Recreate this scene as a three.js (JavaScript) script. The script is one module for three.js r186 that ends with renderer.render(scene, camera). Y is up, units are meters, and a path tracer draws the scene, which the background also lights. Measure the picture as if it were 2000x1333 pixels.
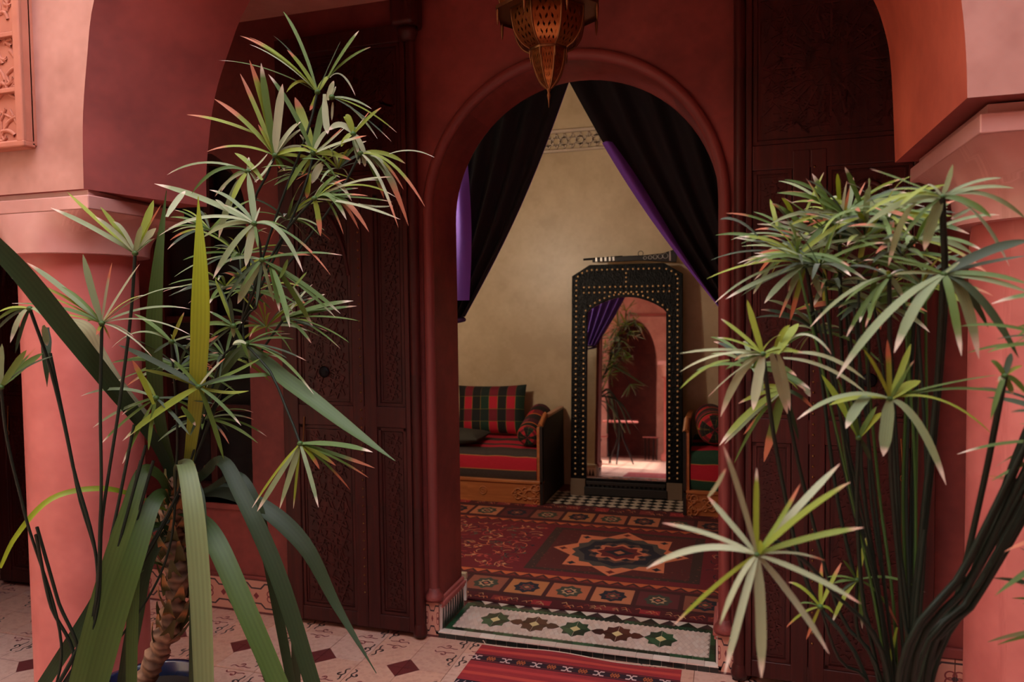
import * as THREE from 'three';
import { mergeGeometries, mergeVertices } from 'three/addons/utils/BufferGeometryUtils.js';
import { RoundedBoxGeometry } from 'three/addons/geometries/RoundedBoxGeometry.js';

// ---------------------------------------------------------------- camera, sky, sun, exposure
const scene = new THREE.Scene();
const FOCAL = 1426.56;                                     // in pixels of the 2000 x 1333 frame
const camera = new THREE.PerspectiveCamera(2 * Math.atan(666.5 / FOCAL) * 180 / Math.PI, 2000 / 1333, 0.05, 60);
camera.position.set(0.705, 1.55, 3.158);
camera.rotation.order = 'YXZ';
camera.rotation.set(-0.0432, 0.297, -0.0123);
camera.focus = 2.25;
camera.userData.fStop = 4.2;
camera.updateMatrixWorld(true);
scene.add(camera);

const renderer = new THREE.WebGLRenderer({ antialias: true });
renderer.toneMapping = THREE.LinearToneMapping;
renderer.toneMappingExposure = 0.95;
renderer.shadowMap.enabled = true;

const skyData = new Float32Array(64 * 32 * 4);
for (let r = 0; r < 32; r++) for (let c = 0; c < 64; c++) {
  const up = Math.max(0, Math.sin(((r + 0.5) / 32 - 0.5) * Math.PI)), k = 9.5 * (0.75 + 0.25 * up), o = (r * 64 + c) * 4;
  skyData.set([k * 0.98, k * 0.99, k * 1.02, 1], o);
}
const sky = new THREE.DataTexture(skyData, 64, 32, THREE.RGBAFormat, THREE.FloatType);
sky.mapping = THREE.EquirectangularReflectionMapping; sky.magFilter = sky.minFilter = THREE.LinearFilter; sky.needsUpdate = true;
scene.background = sky; scene.environment = sky;

const sun = new THREE.DirectionalLight(new THREE.Color(1, 0.9, 0.76), 9);
sun.position.set(5, 8, -1.9); sun.target.position.set(0, 0, 0);
sun.castShadow = true; sun.shadow.mapSize.set(2048, 2048);
Object.assign(sun.shadow.camera, { left: -5, right: 5, top: 6, bottom: -6, near: 0.1, far: 20 });
sun.shadow.radius = 4;
scene.add(sun, sun.target);

// ---------------------------------------------------------------- helpers
const TAU = Math.PI * 2, R90 = Math.PI / 2;
const V3 = (x, y, z) => new THREE.Vector3(x, y, z);
function rng(seed) { let s = seed >>> 0; return () => { s = (s + 0x6d2b79f5) | 0; let t = Math.imul(s ^ (s >>> 15), 1 | s); t = (t + Math.imul(t ^ (t >>> 7), 61 | t)) ^ t; return ((t ^ (t >>> 14)) >>> 0) / 4294967296; }; }
const lerp = (a, b, t) => a + (b - a) * t, clamp = (x, a, b) => Math.min(b, Math.max(a, x));
const smooth = (a, b, x) => { const t = clamp((x - a) / (b - a), 0, 1); return t * t * (3 - 2 * t); };
// a point of the picture at a distance along the optical axis
function at(px, py, d) { return V3((px - 1000) / FOCAL * d, (666.5 - py) / FOCAL * d, -d).applyMatrix4(camera.matrixWorld); }

const used = {};
function numbered(name) { const n = used[name] = (used[name] ?? -1) + 1; return n ? name + '_' + String(n).padStart(3, '0') : name; }
function shade(o) { o.castShadow = o.receiveShadow = true; return o; }
function tag(o, label, category, group, kind) { if (label) o.userData.label = label; if (category) o.userData.category = category; if (group) o.userData.group = group; if (kind) o.userData.kind = kind; return o; }
function mesh(name, geo, mat, parent = scene) {
  const g = Array.isArray(geo) ? merge(geo) : geo;
  const m = shade(new THREE.Mesh(g, mat)); m.name = parent === scene ? numbered(name) : name; parent.add(m); return m;
}
function thing(name, label, category, p = [0, 0, 0], ry = 0, group) { const g = new THREE.Group(); g.name = numbered(name); g.position.set(...p); g.rotation.y = ry; scene.add(g); return tag(g, label, category, group); }
function struct(name, geo, mat, parent) { const m = mesh(name, geo, mat, parent); if (!parent) m.userData.kind = 'structure'; return m; }
function structGroup(name, p = [0, 0, 0], ry = 0) { const g = new THREE.Group(); g.name = numbered(name); g.position.set(...p); g.rotation.y = ry; g.userData.kind = 'structure'; scene.add(g); return g; }
function flat(g) { return g.index ? g.toNonIndexed() : g; }
function merge(list) {
  const anyColor = list.some((g) => g.attributes.color);
  const l = list.map((g0) => { const g = flat(g0); for (const k of Object.keys(g.attributes)) if (!['position', 'normal', 'uv', 'color'].includes(k)) g.deleteAttribute(k);
    if (anyColor && !g.attributes.color) g.setAttribute('color', new THREE.BufferAttribute(new Float32Array(g.attributes.position.count * 3).fill(1), 3)); return g; });
  return mergeGeometries(l);
}
// uv in metres from the side that a face looks to
function boxUV(g0, s = 1) {
  const g = flat(g0), p = g.attributes.position, n = g.attributes.normal, uv = new Float32Array(p.count * 2);
  for (let i = 0; i < p.count; i++) {
    const ax = Math.abs(n.getX(i)), ay = Math.abs(n.getY(i)), az = Math.abs(n.getZ(i));
    const [u, v] = ay > ax && ay > az ? [p.getX(i), -p.getZ(i)] : ax > az ? [p.getZ(i), p.getY(i)] : [p.getX(i), p.getY(i)];
    uv[i * 2] = u / s; uv[i * 2 + 1] = v / s;
  }
  g.setAttribute('uv', new THREE.BufferAttribute(uv, 2)); return g;
}
function box(x0, x1, y0, y1, z0, z1, r = 0) {
  const w = x1 - x0, h = y1 - y0, d = z1 - z0;
  const g = r ? new RoundedBoxGeometry(w, h, d, 1, Math.min(r, w * 0.49, h * 0.49, d * 0.49)) : new THREE.BoxGeometry(w, h, d);
  return boxUV(g.translate((x0 + x1) / 2, (y0 + y1) / 2, (z0 + z1) / 2));
}
const pts2 = (a) => a.map(([x, y]) => new THREE.Vector2(x, y));
function shapeOf(a, holes = []) { const s = new THREE.Shape(pts2(a)); for (const h of holes) s.holes.push(new THREE.Path(pts2(h))); return s; }
// polygon in x, y pushed from z0 to z1
function slab(a, z0, z1, holes, bevel = 0) {
  const g = new THREE.ExtrudeGeometry(shapeOf(a, holes), { depth: z1 - z0 - 2 * bevel, bevelEnabled: bevel > 0, bevelSize: bevel, bevelOffset: -bevel, bevelThickness: bevel, bevelSegments: 1 });
  return boxUV(g.translate(0, 0, z0 + bevel));
}
// polygon in x, z standing from y0 to y1 (floor tiles)
function prism(a, y0, y1) {
  const g = new THREE.ExtrudeGeometry(shapeOf(a.map(([x, z]) => [x, -z])), { depth: y1 - y0, bevelEnabled: false });
  return boxUV(g.rotateX(-R90).translate(0, y0, 0));
}
function tube(points, r, seg = 24, rs = 8, closed = false) {
  const c = new THREE.CatmullRomCurve3(points.map((p) => Array.isArray(p) ? V3(...p) : p), closed, 'catmullrom', 0.5);
  return new THREE.TubeGeometry(c, seg, r, rs, closed);
}
function lathe(prof, seg = 32) { return new THREE.LatheGeometry(pts2(prof), seg); }
function rod(a, b, r0, r1 = r0, rs = 8) {
  const A = V3(...a), B = V3(...b), d = B.clone().sub(A), g = new THREE.CylinderGeometry(r1, r0, d.length(), rs);
  g.applyQuaternion(new THREE.Quaternion().setFromUnitVectors(V3(0, 1, 0), d.clone().normalize()));
  return g.translate(...A.add(B).multiplyScalar(0.5).toArray());
}
// a bar of square section from a to b in the plane z, standing h proud
function bar(ax, ay, bx, by, w, z, h) {
  const L = Math.hypot(bx - ax, by - ay), g = new THREE.BoxGeometry(L + w * 0.8, w, h);
  g.rotateZ(Math.atan2(by - ay, bx - ax)); return g.translate((ax + bx) / 2, (ay + by) / 2, z + h / 2);
}
function tint(g, c) { const n = g.attributes.position.count, a = new Float32Array(n * 3); for (let i = 0; i < n; i++) a.set(c, i * 3); g.setAttribute('color', new THREE.BufferAttribute(a, 3)); return g; }

// periodic value noise and what is painted with it
function makeNoise(seed) {
  const r = rng(seed), T = new Float32Array(4096).map(() => r());
  const n = (x, y, per) => { const X = Math.floor(x), Y = Math.floor(y), fx = x - X, fy = y - Y, m = (a) => ((a % per) + per) % per, h = (a, b) => T[(m(a) * 61 + m(b) * 149) & 4095], u = fx * fx * (3 - 2 * fx), v = fy * fy * (3 - 2 * fy);
    return lerp(lerp(h(X, Y), h(X + 1, Y), u), lerp(h(X, Y + 1), h(X + 1, Y + 1), u), v); };
  return (u, v, f, oct = 4) => { let s = 0, a = 0.5, t = 0; for (let i = 0; i < oct; i++, f *= 2, a *= 0.55) { s += a * n(u * f, v * f, f); t += a; } return s / t; };
}
function paint(size, fn, srgb = true, h = size) {
  const d = new Uint8Array(size * h * 4);
  for (let y = 0; y < h; y++) for (let x = 0; x < size; x++) { const c = fn(x / size, y / h), o = (y * size + x) * 4; if (typeof c === 'number') d[o] = d[o + 1] = d[o + 2] = clamp(c, 0, 1) * 255; else { d[o] = c[0]; d[o + 1] = c[1]; d[o + 2] = c[2]; } d[o + 3] = 255; }
  const t = new THREE.DataTexture(d, size, h); t.wrapS = t.wrapT = THREE.RepeatWrapping; t.magFilter = THREE.LinearFilter; t.minFilter = THREE.LinearMipmapLinearFilter; t.generateMipmaps = true;
  if (srgb) t.colorSpace = THREE.SRGBColorSpace; t.needsUpdate = true; return t;
}
function canvasTex(w, h, draw) {
  const c = document.createElement('canvas'); c.width = w; c.height = h; draw(c.getContext('2d'), w, h);
  const t = new THREE.CanvasTexture(c); t.colorSpace = THREE.SRGBColorSpace; t.wrapS = t.wrapT = THREE.RepeatWrapping; t.magFilter = THREE.LinearFilter; return t;
}
const scaled = (t, x, y = x) => { const c = t.clone(); c.repeat.set(x, y); c.needsUpdate = true; return c; };
const std = (o) => new THREE.MeshStandardMaterial(o), phys = (o) => new THREE.MeshPhysicalMaterial(o);
const mixc = (a, b, t) => [lerp(a[0], b[0], t), lerp(a[1], b[1], t), lerp(a[2], b[2], t)];

// ---------------------------------------------------------------- materials
const nz1 = makeNoise(11), nz2 = makeNoise(29), nz3 = makeNoise(47);
function plaster(dark, light, seed, rough = 0.62, bump = 0.002, coat = 0) {
  const n = makeNoise(seed), m = makeNoise(seed + 5);
  const col = paint(512, (u, v) => { const a = n(u, v, 4, 5), b = m(u, v, 16, 4), s = m(u * 1, v, 64, 2); return mixc(dark, light, clamp(0.5 + (a - 0.5) * 1.5 + (b - 0.5) * 0.55 + (s - 0.5) * 0.15, 0, 1)); });
  const bp = paint(512, (u, v) => n(u, v, 8, 5) * 0.7 + m(u, v, 32, 3) * 0.3, false);
  return phys({ map: scaled(col, 0.6), bumpMap: scaled(bp, 0.6), bumpScale: bump, roughness: rough, clearcoat: coat, clearcoatRoughness: 0.35 });
}
const M = {};
M.bounceOrange = plaster([146, 62, 45], [188, 92, 68], 191, 0.55);  // warm sun bounce painted into the plaster of the right reveal
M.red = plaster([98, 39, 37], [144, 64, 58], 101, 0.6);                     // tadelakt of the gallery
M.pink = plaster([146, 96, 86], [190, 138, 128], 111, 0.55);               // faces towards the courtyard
M.column = plaster([166, 86, 82], [204, 120, 114], 121, 0.5);
M.capital = plaster([170, 116, 110], [200, 148, 142], 131, 0.3, 0.0008, 0.5);
M.cream = plaster([178, 156, 124], [208, 188, 156], 141, 0.42, 0.0016, 0.25);
M.ceiling = plaster([180, 112, 98], [206, 140, 124], 151, 0.8);
M.lime = plaster([226, 204, 176], [242, 226, 202], 181, 0.8);
M.stucco = plaster([160, 92, 74], [186, 116, 94], 161, 0.75);
M.paleStucco = plaster([190, 170, 150], [206, 190, 172], 171, 0.8);
const grain = paint(256, (u, v) => { const a = nz1(u, v * 0.125, 16, 5), b = nz2(u, v * 0.03125, 64, 3); return mixc([34, 10, 10], [78, 24, 20], clamp(a * 0.7 + b * 0.6 - 0.1, 0, 1)); });
M.door = phys({ map: scaled(grain, 1.6), roughness: 0.5, specularIntensity: 0.6, bumpMap: scaled(paint(256, (u, v) => nz2(u, v * 0.03125, 64, 3), false), 1.6), bumpScale: 0.0006, clearcoat: 0.08, clearcoatRoughness: 0.3 });
M.sofaWood = phys({ map: scaled(paint(256, (u, v) => mixc([146, 80, 42], [200, 126, 74], clamp(nz1(u * 0.125, v, 16, 5) * 0.8 + nz2(u * 0.0625, v, 64, 2) * 0.4 - 0.1, 0, 1))), 1.5), roughness: 0.4, clearcoat: 0.3, clearcoatRoughness: 0.3 });
M.sofaSideShade = std({ color: 0x1c1210, roughness: 0.6 });  // near black puts the shadow on the banquette sides into their colour
M.blackWood = std({ color: 0x14100f, roughness: 0.55 });
M.iron = std({ color: 0x17181c, roughness: 0.5, metalness: 0.8 });
M.leather = phys({ color: 0x040405, roughness: 0.36, specularIntensity: 0.35, bumpMap: scaled(paint(512, (u, v) => { const a = nz3(u, v * 0.5, 32, 4); return Math.abs(a - 0.5) * 2; }, false), 3, 3), bumpScale: 0.004 });
M.brassNail = std({ color: 0xf2c890, roughness: 0.45, metalness: 0.35 });
M.mirror = std({ color: 0xe8e6e2, roughness: 0.02, metalness: 1 });
M.brass = std({ color: 0x7a5434, roughness: 0.45, metalness: 0.9 });
M.silver = std({ color: 0xc9c6c0, roughness: 0.35, metalness: 0.9 });
M.grout = std({ color: 0xa08a80, roughness: 0.9 });
M.soil = std({ color: 0x1d120d, roughness: 1 });
M.glazeBlue = phys({ color: 0x14203f, roughness: 0.25, clearcoat: 0.6, clearcoatRoughness: 0.15 });
const glaze = (hex) => phys({ color: hex, roughness: 0.28, clearcoat: 0.5, clearcoatRoughness: 0.2 });
M.white = [0xe6d6cc, 0xdac6bc, 0xece0d6].map(glaze);
M.green = [0x1d4a30, 0x143a28, 0x2a5a3c, 0x0f2c22].map(glaze);
M.blackTile = [0x0c1513, 0x0a100f, 0x101d1a].map(glaze);
M.brown = [0x4a2018, 0x3a1812, 0x562a1e].map(glaze);
M.yellow = glaze(0xe6d49a);
M.purpleTile = glaze(0x3a2830);
// ---------------------------------------------------------------- the setting: shells
const HALF = 0.64, SPRING = 1.99, WALLD = 0.36, CEIL = 3.0, FLOOR_IN = 0.03;
function archPoints(cx, half, y0, spring, n = 40, rise = half) {
  const a = [[cx - half, y0]]; for (let i = 0; i <= n; i++) { const t = Math.PI - i / n * Math.PI; a.push([cx + half * Math.cos(t), spring + rise * Math.sin(t)]); } a.push([cx + half, y0]); return a;
}
// floor slab of gallery and courtyard; the printed cement tiles in view lie on it one by one
function tilePrint(g, s, flipx, flipy) {              // one tile, dark corner at its origin
  g.save(); if (flipx) { g.translate(s, 0); g.scale(-1, 1); } if (flipy) { g.translate(0, s); g.scale(1, -1); }
  const grd = rng(5); g.fillStyle = '#d6ab9b'; g.fillRect(0, 0, s, s);
  for (let i = 0; i < 260; i++) { g.fillStyle = `rgba(${grd() < 0.5 ? '150,90,78' : '226,182,164'},${0.05 + grd() * 0.07})`; const r = s * (0.01 + grd() * 0.05); g.beginPath(); g.arc(grd() * s, grd() * s, r, 0, 7); g.fill(); }
  g.fillStyle = '#6a2f30'; g.beginPath(); g.moveTo(0, 0); g.lineTo(s * 0.39, 0); g.lineTo(0, s * 0.39); g.fill();
  g.lineCap = 'round';
  const scroll = (c) => { g.strokeStyle = g.fillStyle = c; g.lineWidth = s * 0.034; g.beginPath(); g.moveTo(s * 0.93, s * 0.36); g.bezierCurveTo(s * 0.78, s * 0.42, s * 0.98, s * 0.52, s * 0.9, s * 0.6); g.bezierCurveTo(s * 0.8, s * 0.7, s * 0.72, s * 0.58, s * 0.82, s * 0.54); g.stroke(); g.beginPath(); g.moveTo(s * 0.9, s * 0.6); g.bezierCurveTo(s * 0.86, s * 0.72, s * 0.94, s * 0.72, s * 0.9, s * 0.82); g.stroke(); g.beginPath(); g.arc(s * 0.8, s * 0.58, s * 0.025, 0, 7); g.fill(); };
  scroll('#2a1a1c'); g.transform(0, 1, 1, 0, 0, 0); scroll('#7c3438'); g.restore();
}
const oneTile = canvasTex(256, 256, (g, s) => tilePrint(g, s)); oneTile.flipY = false;
const fourTiles = canvasTex(512, 512, (g) => { for (const i of [0, 1]) for (const j of [0, 1]) { g.save(); g.translate(i * 256, j * 256); tilePrint(g, 256, i === 0, j === 0); g.restore(); } g.strokeStyle = 'rgba(110,66,58,.8)'; g.lineWidth = 3; for (const k of [0, 256, 512]) { g.beginPath(); g.moveTo(k, 0); g.lineTo(k, 512); g.moveTo(0, k); g.lineTo(512, k); g.stroke(); } });
M.tile = [0xffffff, 0xf4ece8, 0xfff4ec].map((c) => phys({ map: oneTile, color: c, roughness: 0.45 }));
const TP = 0.2025, TX = -0.675, TZ = 0.328;            // pitch and a vertex with a dark square
const slabTex = scaled(fourTiles, 1 / (2 * TP)); slabTex.offset.set(-(TX - TP) / (2 * TP), (TZ - TP) / (2 * TP));
M.tileSlab = phys({ map: slabTex, roughness: 0.45 });
const floor = structGroup('floor');
mesh('slab', box(-4.4, 3.2, -0.2, -0.006, 0, 8.2), M.tileSlab, floor);
{
  const r = rng(3), cache = {};
  for (let i = -22; i < 9; i++) for (let j = -1; j < 4; j++) {
    const x0 = TX + i * TP, z1 = TZ - (j - 1) * TP - TP, z0 = z1 - TP;  // cell
    if (z0 < -0.13) continue;
    const zz0 = Math.max(z0, 0.001), key = ((i % 2) + 2) % 2 + '_' + ((j % 2) + 2) % 2 + '_' + (zz0 !== z0);
    if (zz0 > z1 - 0.02) continue;
    const g = 0.0012;
    if (!cache[key]) {
      const b = new RoundedBoxGeometry(TP - 2 * g, 0.012, z1 - zz0 - 2 * g, 1, 0.0012), p = flat(b), pos = p.attributes.position, uv = p.attributes.uv;
      const ev = (k) => ((k % 2) + 2) % 2 === 0, vz = Math.round((TZ - z1) / TP), fx = !ev(i), fz = !ev(vz);   // which corner is dark
      for (let k = 0; k < pos.count; k++) { const u = pos.getX(k) / TP + 0.5, v = ((z1 + zz0) / 2 + pos.getZ(k) - z0) / TP; uv.setXY(k, fx ? 1 - u : u, fz ? v : 1 - v); }
      cache[key] = p;
    }
    const m = mesh('tile', cache[key], M.tile[Math.floor(r() * 3)], floor); m.position.set(x0 + TP / 2, -0.006 + (r() - 0.5) * 0.0008, (z1 + zz0) / 2);
  }
}
// gallery wall with the door arch and the window arch, its inner skin cream
const doorHole = archPoints(0, HALF, -0.01, SPRING), winHole = [[-2.36, 0.56], ...archPoints(-2.01, 0.35, 0.56, 2.05).slice(1, -1), [-1.66, 0.56]];
const wallOutline = [[-4.4, -0.2], [-HALF, -0.2], ...doorHole, [HALF, -0.2], [3.2, -0.2], [3.2, 6.6], [-4.4, 6.6]];
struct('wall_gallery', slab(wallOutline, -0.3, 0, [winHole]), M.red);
struct('wall_room_front', slab([[-3, -0.2], [-HALF - 0.025, -0.2], ...archPoints(0, HALF + 0.025, -0.01, SPRING), [HALF + 0.025, -0.2], [2.6, -0.2], [2.6, 3.8], [-3, 3.8]], -WALLD, -0.301, [winHole]), M.cream);
// rounded bead round the doorway
{
  const path = [[-0.662, 0.2, 0.002]]; for (let i = 0; i <= 8; i++) path.push([-0.662, 0.3 + i * 0.2, 0.002]);
  for (let i = 0; i <= 28; i++) { const t = Math.PI - i / 28 * Math.PI; path.push([0.662 * Math.cos(t), SPRING + 0.662 * Math.sin(t), 0.002]); }
  for (let i = 8; i >= 0; i--) path.push([0.662, 0.3 + i * 0.2, 0.002]); path.push([0.662, 0.2, 0.002]);
  const foot = (x) => lathe([[0.001, 0], [0.042, 0], [0.046, 0.012], [0.04, 0.03], [0.03, 0.04], [0.026, 0.06], [0.001, 0.06]], 20).translate(x, 0.175, 0.002);
  struct('trim_1', [tube(path, 0.026, 170, 10), foot(-0.662), foot(0.662)], M.red);
}
// other walls
const ceilG = struct('ceiling', box(-4.4, 3.2, CEIL, CEIL + 0.15, 0, 1.4), M.ceiling);
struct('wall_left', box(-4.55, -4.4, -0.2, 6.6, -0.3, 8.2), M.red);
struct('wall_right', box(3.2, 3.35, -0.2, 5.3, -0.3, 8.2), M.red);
// the arcade wall, thicker at the right than at the left, with its broad arch
const arcL = [[-1.186, 1.932], [-1.18, 2.13], [-1.156, 2.31], [-1.12, 2.486], [-1.02, 2.68], [-0.82, 2.83], [-0.5, 2.92], [0, 2.96]];
const arcR = [[0.5, 2.92], [0.84, 2.8], [1.02, 2.63], [1.12, 2.4], [1.152, 2.2], [1.164, 2.08], [1.168, 1.98]];
const arcFront = new THREE.SplineCurve(pts2([...arcL, ...arcR])).getPoints(60).map((p) => [p.x, p.y]);
const bkL = [[-1.04, 1.917], [-1.037, 2.047], [-1.004, 2.27], [-0.946, 2.436], [-0.869, 2.595], [-0.72, 2.75], [-0.4, 2.88], [0, 2.94]];
const bkR = [[0.5, 2.92], [0.82, 2.78], [1.0, 2.61], [1.09, 2.49], [1.131, 2.386], [1.153, 2.26], [1.167, 1.98]];
const arcBack = new THREE.SplineCurve(pts2([...bkL, ...bkR])).getPoints(60).map((p) => [p.x, p.y]);
const backZ = (x) => lerp(1.036, 0.684, clamp((x + 1.04) / 2.2, -0.3, 1.3));
const ZF = 1.4;
{
  const xl = -1.72, xr = 3.2, top = 6.6;
  const fr = boxUV(new THREE.ShapeGeometry(shapeOf([[xl, 1.932], ...arcFront, [xr, 1.98], [xr, top], [xl, top]])).translate(0, 0, ZF));
  const bg = new THREE.ShapeGeometry(shapeOf([[xl, 1.917], ...arcBack, [xr, 1.98], [xr, top], [xl, top]])); const bp = bg.attributes.position;
  for (let i = 0; i < bp.count; i++) bp.setZ(i, backZ(bp.getX(i)));
  const ix = bg.index.array; for (let i = 0; i < ix.length; i += 3) { const t = ix[i]; ix[i] = ix[i + 1]; ix[i + 1] = t; } bg.computeVertexNormals();
  const strip = (A, B, zA, zB, smoothN) => { const pos = [], nor = [];
    for (let i = 0; i + 1 < A.length; i++) { const a = [...A[i], zA(A[i][0])], b = [...A[i + 1], zA(A[i + 1][0])], c = [...B[i + 1], zB(B[i + 1][0])], d = [...B[i], zB(B[i][0])]; pos.push(...a, ...d, ...b, ...b, ...d, ...c); }
    let g = new THREE.BufferGeometry(); g.setAttribute('position', new THREE.Float32BufferAttribute(pos, 3)); g.setAttribute('uv', new THREE.Float32BufferAttribute(new Float32Array(pos.length / 3 * 2), 2));
    if (smoothN) { g.deleteAttribute('uv'); g = mergeVertices(g, 1e-4); } g.computeVertexNormals(); g = flat(g); return boxUV(g); };
  const soffit = strip(arcFront.slice(0, 31), arcBack.slice(0, 31), () => ZF, backZ, true), soffitR = strip(arcFront.slice(30), arcBack.slice(30), () => ZF, backZ, true);
  const under = [strip([[xl, 1.932], arcFront[0]], [[xl, 1.917], arcBack[0]], () => ZF, backZ), strip([arcFront.at(-1), [xr, 1.98]], [arcBack.at(-1), [xr, 1.98]], () => ZF, backZ), strip([[xl, top], [xl, 1.932]], [[xl, top], [xl, 1.917]], () => ZF, backZ), strip([[xr, top], [xl, top]], [[xr, top], [xl, top]], () => ZF, backZ)];
  const wa = structGroup('wall_arcade');
  mesh('front_face', fr, M.pink, wa); mesh('rear_face', [boxUV(bg), ...under], M.red, wa); mesh('arch_soffit', soffit, M.red, wa); mesh('arch_soffit', soffitR, M.bounceOrange, wa).userData.label = 'plaster of the right reveal with warm sun bounce painted in';
  // a second arch runs off to the left of the pier
  const la = [[-4.4, 1.94], ...archPoints(-3.06, 1.34, 1.94, 1.94, 24, 0.9).slice(1, -1), [-1.721, 1.94], [-1.721, 6.6], [-4.4, 6.6]];
  mesh('side_arch', slab(la, 0.95, ZF), M.pink, wa);
  // carved plaster panel beside the arch
  const cp = new THREE.Group(); cp.name = 'carved_panel'; wa.add(cp); const x1 = -1.362, x0 = -1.99, y0 = 2.075, y1 = 2.75, rr = rng(77), w = [];
  mesh('panel_frame', [box(x0, x1, y0 - 0.012, y0 + 0.012, ZF, ZF + 0.045, 0.008), box(x1 - 0.035, x1, y0, y1, ZF, ZF + 0.045, 0.01), box(x0, x1, y1 - 0.03, y1, ZF, ZF + 0.045, 0.01), box(x0, x0 + 0.035, y0, y1, ZF, ZF + 0.045, 0.01), box(x0, x1, y0, y1, ZF, ZF + 0.014)], M.stucco, cp);
  for (let k = 0; k < 190; k++) { const cx = lerp(x0 + 0.05, x1 - 0.05, rr()), cy = lerp(y0 + 0.03, y1 - 0.05, rr()), a = rr() * TAU, L = 0.014 + rr() * 0.03, b = (rr() - 0.5) * 0.04;
    const p = [-1, -0.3, 0.4, 1].map((t) => [clamp(cx + Math.cos(a) * L * t - Math.sin(a) * b * (1 - t * t), x0 + 0.04, x1 - 0.04), clamp(cy + Math.sin(a) * L * t + Math.cos(a) * b * (1 - t * t), y0 + 0.015, y1 - 0.04), ZF + 0.014]);
    w.push(tube(p, 0.004 + rr() * 0.0035, 10, 5)); }
  for (const q of [0.25, 0.5, 0.75]) w.push(box(x0 + 0.03, x1 - 0.03, lerp(y0, y1, q) - 0.008, lerp(y0, y1, q) + 0.008, ZF + 0.012, ZF + 0.03, 0.004));
  mesh('carving', w, M.stucco, cp);
}
// columns: shaft, flaring capital and square abacus
function column(cx, cz, r, x0, x1, z0, z1, yTop) {
  const g = structGroup('column', [cx, 0, cz]);
  mesh('shaft', boxUV(lathe([[r + 0.06, 0], [r + 0.06, 0.1], [r + 0.03, 0.14], [r, 0.17], [r, 1.7], [r - 0.004, 1.746]], 48)), M.column, g);
  const N = 48, rows = 14, pos = [], idx = [], a0 = x0 - cx, a1 = x1 - cx, b0 = z0 - cz, b1 = z1 - cz, yb = 1.745, yf = yTop - 0.055;
  for (let j = 0; j <= rows; j++) { const t = j / rows, k = Math.pow(t, 2.1); for (let i = 0; i < N; i++) { const th = (i + 0.5) / N * TAU, c = Math.cos(th), s = Math.sin(th), m = Math.max(Math.abs(c), Math.abs(s)), rc = r + 0.038;
    const sx = c / m, sz = s / m, X = sx > 0 ? sx * a1 : -sx * a0, Z = sz > 0 ? sz * b1 : -sz * b0; pos.push(lerp(rc * c, X, k), lerp(yb, yf, Math.pow(t, 0.8)), lerp(rc * s, Z, k)); } }
  for (let j = 0; j < rows; j++) for (let i = 0; i < N; i++) { const a = j * N + i, b = j * N + (i + 1) % N; idx.push(a, a + N, b, b, a + N, b + N); }
  const cap = new THREE.BufferGeometry(); cap.setAttribute('position', new THREE.Float32BufferAttribute(pos, 3)); cap.setIndex(idx); cap.computeVertexNormals();
  const disc = new THREE.CircleGeometry(r + 0.038, 48).rotateX(R90).translate(0, yb, 0);
  mesh('capital', [boxUV(cap), boxUV(disc), box(a0, a1, yf, yTop - 0.012, b0, b1, 0.004), box(a0 + 0.02, a1 - 0.02, yTop - 0.014, yTop + 0.01, b0 + 0.02, b1 - 0.02)], M.capital, g);
  return g;
}
column(-1.43, 1.2, 0.178, -1.7, -1.165, 1.0, 1.405, 1.925);
column(1.45, 1.06, 0.178, 1.2, 1.8, 0.72, 1.37, 1.965);
// courtyard and the far side, partly seen in the mirror
struct('wall_courtyard_left', box(-2.6, -2.5, 0, 6.6, 1.42, 8.2), M.lime);  // unseen wall, whitened to bounce sun onto the right soffit
struct('ceiling_shade', box(-4.4, -2.61, 3.1, 3.2, 1.42, 8.2), M.ceiling);  // unseen roof, added to darken the left end of the gallery
{
  const z = 7, pa = [[-1.27, 0]]; for (let i = 0; i <= 12; i++) { const t = i / 12; pa.push([lerp(-1.27, -0.755, 1 - Math.cos(t * 1.25) / 1 * 1 + 0 > 1 ? 1 : (1 - Math.cos(t * R90))), 1.95 + 1.02 * Math.sin(t * R90 * 0.98)]); }
  for (let i = 12; i >= 0; i--) { const p = pa[1 + i]; pa.push([-1.51 - p[0], p[1]]); } pa.push([-0.24, 0]);
  struct('wall_far', slab([[-4.4, 0], ...pa, [3.2, 0], [3.2, 6.6], [-4.4, 6.6]], z, z + 0.2), M.pink);
  struct('wall_alcove', [box(-2.6, 1.1, 0, 3.4, 9.0, 9.15), box(-2.7, -2.5, 0, 3.4, z + 0.2, 9.1), box(1.0, 1.2, 0, 3.4, z + 0.2, 9.1), box(-2.7, 1.2, 3.1, 3.4, z + 0.2, 9.1), box(-2.7, 1.2, -0.1, 0, z + 0.2, 9.1)], M.red);
  struct('ceiling_far', box(-4.4, 3.2, 3.95, 4.1, 4.7, 7.0), M.ceiling);
  struct('wall_shade_far', box(-2.5, 3.2, 3.95, 5.5, 4.55, 4.7), M.pink);  // unseen upper storey, added to keep sky light out of the gallery
  struct('trim_2', box(-0.9, 0.4, 3.02, 3.07, 6.94, 7.02, 0.01), M.red);
  const pc = structGroup('column', [0.08, 0, 6.2]); mesh('shaft', lathe([[0.2, 0], [0.2, 0.12], [0.15, 0.16], [0.15, 1.62], [0.2, 1.66]], 24), M.column, pc); mesh('capital', [lathe([[0.18, 1.66], [0.2, 1.76], [0.27, 1.86], [0.27, 1.9]], 24), box(-0.27, 0.27, 1.88, 1.96, -0.27, 0.27)], M.capital, pc);
}
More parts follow.
